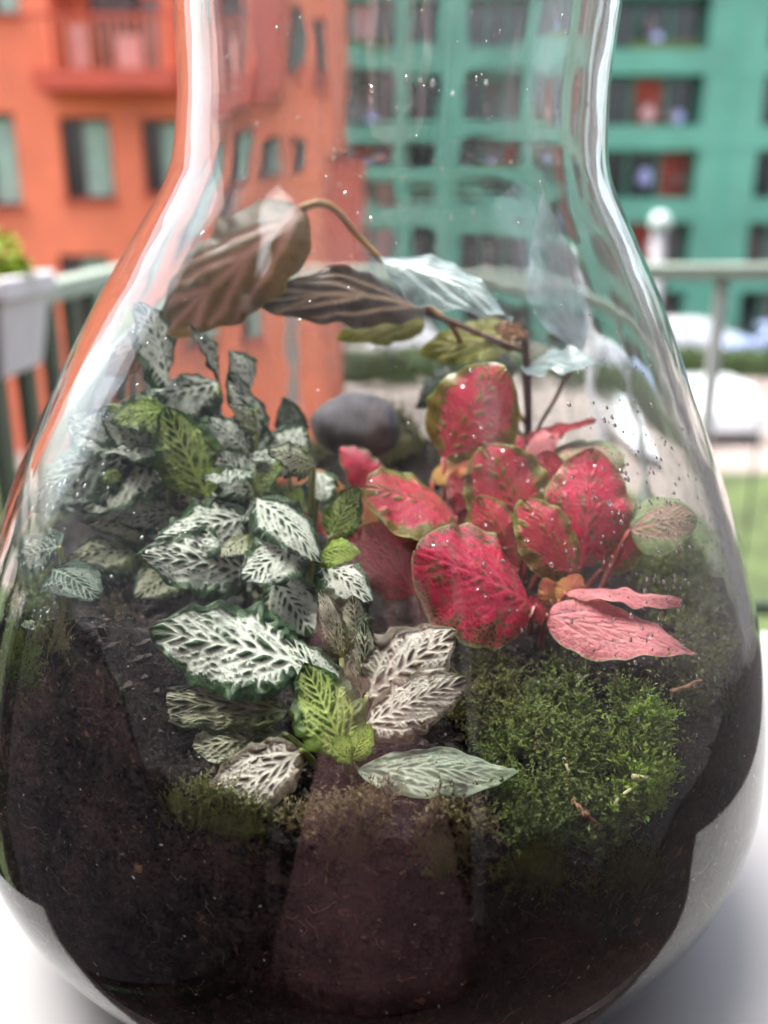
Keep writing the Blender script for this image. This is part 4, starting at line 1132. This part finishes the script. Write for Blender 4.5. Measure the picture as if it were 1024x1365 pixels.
for _ in range(34):
    bx_, by_ = RF.uniform(215, 425), RF.uniform(560, 790)
    if bx_ > 350 and by_ < 600: continue
    an_ = RF.uniform(1.9, 5.4); ln_ = RF.uniform(42, 68); t_ = RF.uniform(.22, .36)
    if 190 < bx_ < 330 and by_ < 700: t_ = RF.uniform(.40, .46)
    A.append(((bx_, by_), (bx_ + ln_*math.cos(an_), by_ - ln_*0.75*math.sin(an_)), RF.uniform(13, 19), t_ + .02, t_ - .02, RF.choice(['w', 'w', 'w', 'wc', 'wl']), (RF.choice(['white', 'wide']), RF.randint(0, 4)), dict(up=RF.uniform(.4, 1.2), roll=RF.uniform(-30, 30), wave=.14, arch=RF.uniform(.02, .14))))
plant('white_nerve_plant', 'tall bushy nerve plant with white veined green leaves, left half of jar', 'plant', [(320, 790, .42), (250, 800, .42), (390, 790, .36)], A, 'stem', 'nerve plants')
# lower white nerve plant
Bp = [
 ((406,882),(226,842),52,.10,.05,'w',('white',3),dict(up=.3,wave=.09,arch=.05)),
 ((386,946),(196,936),26,.10,.04,'wc',('white',0),dict(up=.1,wave=.06)),
 ((470,962),(390,858),27,.09,.10,'w',('white',1),dict(up=.3)),
 ((462,1002),(412,893),37,.05,.06,'wl',('wide',1),dict(up=.1)),
 ((456,876),(430,793),15,.14,.13,'wc',('white',2),dict()),
 ((490,926),(594,848),42,.12,.10,'wk',('white',4),dict(up=.2)),
 ((486,966),(607,908),33,.08,.03,'wk',('wide',0),dict(up=.2)),
 ((476,1022),(668,1020),27,.06,.02,'wp',('wide',2),dict(up=1.0,kind='ovate',wave=.05,arch=.01)),
 ((402,998),(270,1084),34,.06,.015,'wk',('wide',1),dict(up=.0)),
 ((378,976),(250,996),36,.10,.06,'wc',('white',1),dict(up=.1)),
 ((482,930),(486,838),17,.13,.12,'wc',('white',0),dict(roll=20)),
 ((470,1010),(492,968),14,.05,.05,'lime',('white',2),dict(arch=.12)),
 ((466,1014),(450,980),12,.045,.045,'lime',('white',4),dict(arch=.12)),
 ((478,860),(470,800),20,.17,.16,'wc',('white',3),dict(roll=15)),
]
plant('white_nerve_plant', 'low nerve plant with cream veined leaves against the front glass', 'plant', [(462, 1040, .07)], Bp, 'stem', 'nerve plants')
# pale leaves pressed on the left glass
C = [((88,730),(36,745),24,.10,.04,'wd',('wide',0),dict(up=.1)),
     ((80,760),(132,790),26,.10,.06,'wd',('wide',1),dict(up=.5)),
     ((58,870),(4,930),38,.10,.04,'wp',('wide',2),dict(up=.0)),
     ((60,835),(38,850),11,.08,.05,'wp',('white',0),dict(up=.0))]
plant('white_nerve_plant', 'small nerve plant with pale silvery leaves on far left glass', 'plant', [(80, 850, .12)], C, 'stem', 'nerve plants')
# red nerve plant
R = [
 ((592,612),(668,498),54,.46,.46,'rg',('red',0),dict(up=.1,arch=.03,fold=.12)),
 ((575,642),(642,600),19,.46,.46,'ro',('red',1),dict(up=.8)),
 ((708,704),(646,602),50,.38,.38,'rg',('red',1),dict(up=.5,fold=.2,roll=-10)),
 ((772,756),(790,606),50,.34,.36,'r',('red',2),dict(up=.3,roll=8)),
 ((762,768),(702,672),37,.27,.26,'rg',('red',3),dict(up=.5,arch=.1)),
 ((708,808),(566,736),72,.24,.16,'r',('red',0),dict(up=.35,fold=.25,arch=.08)),
 ((652,702),(606,634),29,.44,.44,'rd',('red',1),dict()),
 ((606,688),(494,650),54,.34,.26,'rg',('red',3),dict(up=.9,arch=.06,fold=.15)),
 ((518,654),(460,602),26,.48,.46,'r',('red',2),dict(up=.6)),
 ((458,652),(374,640),16,.44,.36,'ro',('red',3),dict(up=1.0,arch=.18)),
 ((556,792),(492,704),38,.30,.27,'rd',('red',2),dict(up=.2)),
 ((572,796),(588,704),24,.31,.29,'r',('red',3),dict(up=.2)),
 ((728,820),(910,866),35,.20,.07,'rp',('red',1),dict(up=.8,kind='ovate',arch=.03,fold=.1)),
 ((752,792),(892,806),17,.22,.12,'rp',('red',2),dict(up=2.0,kind='long',arch=.08)),
 ((745,802),(770,768),16,.24,.24,'ro',('red',0),dict(arch=.15)),
 ((735,806),(725,772),12,.25,.25,'ro',('red',2),dict(arch=.15)),
 ((700,606),(745,578),17,.56,.56,'rp',('red',0),dict(up=.7)),
 ((736,605),(826,612),34,.56,.52,'rpg',('red',3),dict(up=.7)),
 ((838,706),(918,690),35,.34,.20,'rpg',('red',2),dict(up=.1)),
 ((700,590),(790,560),14,.60,.58,'rd',('red',1),dict(up=.9)),
 ((500,706),(478,656),15,.42,.42,'ro',('red',1),dict()),
 ((430,708),(404,680),14,.48,.48,'r',('red',3),dict()),
 ((494,744),(468,712),14,.40,.40,'rd',('red',0),dict()),
 ((660,690),(690,640),30,.46,.46,'rd',('red',3),dict()),
 ((690,760),(640,668),34,.36,.34,'rg',('red',2),dict(up=.5)),
 ((640,790),(560,700),34,.34,.32,'rd',('red',0),dict(up=.3)),
 ((560,720),(530,640),30,.42,.40,'r',('red',1),dict(up=.4)),
 ((740,720),(730,610),34,.44,.44,'rd',('red',0),dict(up=.3)),
 ((800,760),(850,690),26,.38,.36,'rg',('red',3),dict(up=.6)),
 ((720,700),(700,625),28,.48,.47,'r',('red',3),dict(up=.6)),
 ((640,650),(690,585),30,.52,.52,'r',('red',2),dict(up=.6)),
 ((722,830),(708,795),10,.24,.24,'rd',('red',1),dict()),
]
red_plant = plant('red_nerve_plant', 'nerve plant with crimson and pink veined leaves in middle of jar', 'plant', [(720, 850, .32), (590, 800, .36), (660, 800, .40)], R, 'stem_red', 'nerve plants')

def beads():
    V, Fc = [], []
    for (G, n, sd) in BEADS:
        r = np.random.RandomState(sd+900)
        for _ in range(11):
            i, j = r.randint(6, NV-6), r.randint(5, NU-5); c = G[i, j]
            t = G[i+1, j]-G[i-1, j]; u = G[i, j+1]-G[i, j-1]; m = np.cross(t, u); m /= np.linalg.norm(m)+1e-9
            if m.dot(n) < 0: m = -m
            t = t/(np.linalg.norm(t)+1e-9); u = np.cross(m, t); ra = 0.00022 + 0.0006*r.rand()**3; el = r.uniform(0.8, 1.5); k = len(V); NA, NB = 9, 4
            for q in range(NB):
                f = q/NB*math.pi/2
                for a in range(NA):
                    an = 2*math.pi*a/NA; V.append(c + m*(0.00006+ra*0.55*math.sin(f)) + (t*math.cos(an)*el + u*math.sin(an))*ra*math.cos(f))
            V.append(c + m*(0.00006+ra*0.55)); ap = len(V)-1; V.append(c + m*0.00005); bt = len(V)-1
            for a in range(NA):
                b = (a+1) % NA
                for q in range(NB-1): Fc.append((k+q*NA+a, k+q*NA+b, k+(q+1)*NA+b, k+(q+1)*NA+a))
                Fc.append((k+(NB-1)*NA+a, k+(NB-1)*NA+b, ap)); Fc.append((k+b, k+a, bt))
    o = mesh_obj('water_beads', V, Fc, M['water'], None, True); o['kind'] = 'stuff'
    child(o, red_plant)
beads()

# tall plant at the back with bronze striped leaves
D = [
 ((402,283),(212,446),64,.74,.60,'b',('bronze',0),dict(up=.2,pet=False,wave=.03)),
 ((566,412),(330,393),38,.70,.58,'bk',('bronze',1),dict(up=.5,pet=False,wave=.03)),
 ((566,430),(450,446),24,.72,.66,'bo',('bronze',0),dict(up=.3,pet=False)),
 ((214,440),(136,498),26,.66,.56,'b',('bronze',1),dict(up=.2,pet=False)),
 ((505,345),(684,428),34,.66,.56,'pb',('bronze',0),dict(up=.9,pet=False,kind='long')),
 ((696,448),(558,470),32,.76,.70,'bo',('bronze',1),dict(up=.3,pet=False)),
 ((606,500),(550,545),24,.74,.72,'bd',('bronze',0),dict(pet=False)),
 ((690,500),(640,470),22,.80,.78,'bd',('bronze',1),dict(pet=False)),
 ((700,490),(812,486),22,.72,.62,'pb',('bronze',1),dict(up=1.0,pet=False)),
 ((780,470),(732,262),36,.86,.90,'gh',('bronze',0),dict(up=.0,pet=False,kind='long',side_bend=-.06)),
 ((704,450),(660,436),16,.7,.68,'b',('bronze',0),dict(pet=False)),
]
foot = jar_at(706, 585, .70)
bz = plant('bronze_leaf_plant', 'tall plant with bronze pink striped leaves and pale blue painted reflections at back', 'plant', [(706, 585, .70)], D, 'stem_brown')
def stem(parent, pts, rad, mat):
    P = [jar_at(x, y, t) for (x, y, t) in pts]
    Q = []
    for i in range(len(P)-1):
        p0, p1, p2, p3 = P[max(i-1, 0)], P[i], P[i+1], P[min(i+2, len(P)-1)]
        for k in range(6):
            f = k/6
            Q.append(0.5*((2*p1) + (p2-p0)*f + (2*p0-5*p1+4*p2-p3)*f*f + (3*p1-p0-3*p2+p3)*f**3))
    Q.append(P[-1])
    MB().tube(Q, rad, 8).build('stem', M[mat], parent, True)
stem(bz, [(400,285,.74),(425,279,.735),(450,288,.73),(480,320,.72),(506,348,.70),(560,400,.70),(606,440,.71),(632,490,.72),(700,560,.71),(706,592,.70)], 0.0011, 'stem_tan')
stem(bz, [(700,445,.71),(706,500,.71),(706,590,.70)], 0.0016, 'stem_brown')
stem(bz, [(780,470,.86),(750,520,.80),(708,592,.70)], 0.0009, 'stem_brown')
stem(bz, [(566,415,.70),(640,446,.71),(704,470,.71)], 0.0011, 'stem_brown')
stem(bz, [(700,490,.72),(704,540,.71)], 0.0009, 'stem_brown')
stem(bz, [(606,500,.74),(660,540,.72),(705,588,.70)], 0.0009, 'stem_brown')

# ------------------------------------------------------------------ water drops on the inside of the glass
def drops():
    rsd = np.random.RandomState(77)
    V, Fc = [], []
    nA, nB = 8, 4
    def drop(az, z, r, el):
        rr = float(r_in(z)); c = Vector((float(xc(z)) + rr*math.sin(az), -rr*math.cos(az), z))
        dz = 0.002; drdz = (float(r_in(z+dz)) - float(r_in(z-dz)))/(2*dz)
        n = Vector((math.sin(az), -math.cos(az), -drdz)).normalized()
        t = Vector((math.cos(az), math.sin(az), 0)); u = n.cross(t)
        c = c - n*0.00012
        k = len(V)
        jit = rsd.uniform(0.8, 1.2, nA)
        V.append(c)
        for i in range(1, nB+1):
            f = i/nB; hgt = r*0.42*math.cos(f*math.pi/2)
            for a in range(nA):
                an = 2*math.pi*a/nA; ra = r*math.sin(f*math.pi/2)*jit[a]
                V.append(c - n*hgt + t*math.cos(an)*ra + u*math.sin(an)*ra*el)
        apex = len(V); V.append(c - n*r*0.44)
        for a in range(nA):
            b = (a+1) % nA
            Fc.append((apex, k+1+a, k+1+b))
            for i in range(nB-1): Fc.append((k+1+i*nA+a, k+1+(i+1)*nA+a, k+1+(i+1)*nA+b, k+1+i*nA+b))
            Fc.append((k, k+1+(nB-1)*nA+b, k+1+(nB-1)*nA+a))
    def cloud(az, z, saz, sz, n, rmin, rmax, el=1.0):
        for _ in range(n):
            a = rsd.normal(az, saz); zz_ = rsd.normal(z, sz)
            if not 0.03 < zz_ < 0.345: continue
            drop(a, zz_, rmin + (rmax-rmin)*rsd.rand()**3, el*rsd.uniform(0.9, 1.3))
    cloud(0.85, 0.165, 0.25, 0.028, 900, 0.00012, 0.0007)     # right shoulder
    cloud(1.2, 0.13, 0.2, 0.02, 350, 0.00012, 0.0006)
    cloud(-0.95, 0.15, 0.2, 0.03, 700, 0.00012, 0.0007)       # left shoulder
    cloud(-0.85, 0.115, 0.12, 0.015, 300, 0.00012, 0.0006)
    cloud(0.35, 0.30, 0.4, 0.025, 70, 0.0001, 0.00055, 1.8)    # runs in the neck
    cloud(0.0, 0.20, 0.6, 0.05, 200, 0.0001, 0.0004)
    cloud(0.15, 0.112, 0.2, 0.006, 120, 0.0001, 0.0004)
    cloud(math.pi, 0.25, 0.6, 0.05, 120, 0.0002, 0.0007, 1.4)  # back of the jar
    cloud(2.6, 0.19, 0.4, 0.03, 220, 0.0002, 0.0008)
    o = mesh_obj('water_drops', V, Fc, M['water'], None, True)
    child(o, jar); o['kind'] = 'stuff'
drops()

# ------------------------------------------------------------------ photographer in the doorway (seen mirrored in the glass)
def build_person():
    M['skin'] = simple('skin', (0.55, 0.33, 0.25), 0.55, 0.08, 20.0)
    M['sweater'] = simple('mauve_sweater', (0.66, 0.34, 0.36), 0.9, 0.10, 40.0, bump=0.3)
    M['trousers'] = simple('mauve_trousers', (0.40, 0.20, 0.21), 0.85, 0.15, 30.0)
    M['hair'] = simple('dark_brown_hair', (0.035, 0.02, 0.014), 0.5, 0.3, 60.0)
    M['shoe'] = simple('grey_shoe', (0.12, 0.12, 0.13), 0.6, 0.1, 30.0)
    M['phone'] = simple('black_phone', (0.015, 0.015, 0.018), 0.2, 0.1, 30.0)
    ox, oy, oz = 0.03, -1.02, FZ
    root = empty('person', (ox, oy, oz)); tag(root, 'person in mauve sweater and long skirt holding up a phone behind the table', 'person')
    J, E_, Rr = [], [], []
    def j(x, y, z, r, par=None, r2=None):
        J.append((ox+x, oy+y, oz+z)); Rr.append((r, r2 or r))
        if par is not None: E_.append((par, len(J)-1))
        return len(J)-1
    pel = j(0, 0, 0.92, 0.135, None, 0.105)
    wa = j(0, 0.01, 1.06, 0.125, pel, 0.095); ch = j(0, 0.02, 1.22, 0.15, wa, 0.11); up_ = j(0, 0.02, 1.35, 0.13, ch, 0.09)
    nk = j(0, 0.03, 1.45, 0.055, up_); hd0 = j(0, 0.05, 1.53, 0.066, nk); hd1 = j(0, 0.055, 1.60, 0.078, hd0, 0.09); hd2 = j(0, 0.05, 1.66, 0.06, hd1, 0.07)
    jaw = j(0, 0.105, 1.535, 0.032, hd0); ns = j(0, 0.145, 1.575, 0.012, hd1)
    for sgn in (-1, 1):
        e = j(sgn*0.082, 0.04, 1.575, 0.014, hd1)
        sh = j(sgn*0.165, 0.015, 1.36, 0.058, up_); el = j(sgn*0.235, 0.10, 1.13, 0.045, sh); fo = j(sgn*0.16, 0.26, 1.08, 0.036, el)
        wr_ = j(sgn*0.085-0.02, 0.375, 1.055, 0.025, fo, 0.02); pm = j(sgn*0.072-0.02, 0.425, 1.055, 0.032, wr_, 0.016)
        for f in range(4):
            zz0 = 1.055 + (f-1.5)*0.020; ln = (0.9, 1.05, 1.0, 0.8)[f]
            k0 = j(sgn*0.070-0.02, 0.452, zz0, 0.0088, pm); k1 = j(sgn*0.060-0.02, 0.452+0.026*ln, zz0, 0.0082, k0); k2 = j(sgn*0.036-0.02, 0.452+0.034*ln, zz0, 0.0075, k1)
        t0 = j(sgn*0.055-0.02, 0.415, 1.09, 0.011, pm); t1 = j(sgn*0.042-0.02, 0.432, 1.105, 0.009, t0); t2 = j(sgn*0.03-0.02, 0.44, 1.098, 0.008, t1)
        hp = j(sgn*0.085, 0, 0.86, 0.092, pel); kn = j(sgn*0.095, 0.015, 0.49, 0.058, hp); an = j(sgn*0.10, -0.015, 0.09, 0.042, kn); ft = j(sgn*0.11, 0.09, 0.045, 0.042, an, 0.036); to = j(sgn*0.115, 0.165, 0.035, 0.036, ft, 0.026)
    me = bpy.data.meshes.new('body'); me.from_pydata(J, E_, [])
    o = bpy.data.objects.new('body', me); COL.objects.link(o)
    m = o.modifiers.new('skin', 'SKIN'); 
    bpy.context.view_layer.objects.active = o
    for i, sv in enumerate(me.skin_vertices[0].data): sv.radius = Rr[i]; sv.use_root = (i == 0)
    m2 = o.modifiers.new('sub', 'SUBSURF'); m2.levels = m2.render_levels = 2
    dg = bpy.context.evaluated_depsgraph_get(); me2 = bpy.data.meshes.new_from_object(o.evaluated_get(dg))
    o.modifiers.clear(); o.data = me2
    for nm in ('sweater', 'trousers', 'skin', 'shoe'): me2.materials.append(M[nm])
    mi = []
    for p in me2.polygons:
        c = p.center; z = c.z-oz; y = c.y-oy
        if z > 1.435 or y > 0.345: k = 2
        elif z > 0.90: k = 0
        elif z > 0.10: k = 1
        else: k = 3
        mi.append(k)
    me2.polygons.foreach_set('material_index', mi); me2.polygons.foreach_set('use_smooth', [True]*len(mi))
    child(o, root)
    sk = MB(); NS = 40; rows = []
    for (z, rx_, ry_) in ((1.10, .155, .12), (0.98, .18, .14), (0.80, .245, .19), (0.55, .32, .24), (0.30, .385, .28), (0.04, .43, .30)):
        rows.append([(ox + rx_*math.cos(2*math.pi*k/NS)*(1+0.05*math.sin(9*2*math.pi*k/NS)*(1.1-z)), oy + 0.01 + ry_*math.sin(2*math.pi*k/NS)*(1+0.05*math.sin(9*2*math.pi*k/NS)*(1.1-z)), oz + z) for k in range(NS)])
    sk.add([p for r_ in rows for p in r_], [(i*NS+k, i*NS+(k+1) % NS, (i+1)*NS+(k+1) % NS, (i+1)*NS+k) for i in range(len(rows)-1) for k in range(NS)])
    so = sk.build('skirt', M['sweater'], root, True); sm_ = so.modifiers.new('solid', 'SOLIDIFY'); sm_.thickness = 0.004
    bm = bmesh.new(); bmesh.ops.create_uvsphere(bm, u_segments=24, v_segments=16, radius=1.0)
    for v in list(bm.verts):
        if v.co.y > 0.35 and v.co.z < 0.35 or v.co.z < -0.75: bm.verts.remove(v)
    for v in bm.verts: v.co = Vector((ox + v.co.x*0.098, oy + 0.042 + v.co.y*0.115, oz + 1.605 + v.co.z*0.125))
    hm = bpy.data.meshes.new('hair'); bm.to_mesh(hm); bm.free(); hm.materials.append(M['hair']); hm.polygons.foreach_set('use_smooth', [True]*len(hm.polygons))
    h = bpy.data.objects.new('hair', hm); COL.objects.link(h); child(h, root); sm = h.modifiers.new('solid', 'SOLIDIFY'); sm.thickness = 0.012
    for sgn in (-1, 1):
        MB().lathe([(0.002, -0.011), (0.010, -0.006), (0.012, 0), (0.010, 0.006), (0.002, 0.011)], (ox+sgn*0.032, oy+0.128, oz+1.60), 10).build('eye', M['hair'], root, True)
    MB().box((ox-0.02, oy+0.142, oz+1.545), (ox+0.02, oy+0.146, oz+1.551)).build('mouth', M['sweater'], root)
    ph = empty('phone', (ox-0.02, oy+0.46, oz+1.055)); tag(ph, 'black phone held upright by the person in mauve', 'phone')
    MB().box((ox-0.02-0.036, oy+0.457, oz+0.985), (ox-0.02+0.036, oy+0.465, oz+1.13)).build('phone_body', M['phone'], ph, bevel=0.003)
    MB().tube([(ox-0.04, oy+0.4651, oz+1.11), (ox-0.04, oy+0.467, oz+1.11)], 0.007, 14).build('lens', M['car_glass'], ph)
build_person()
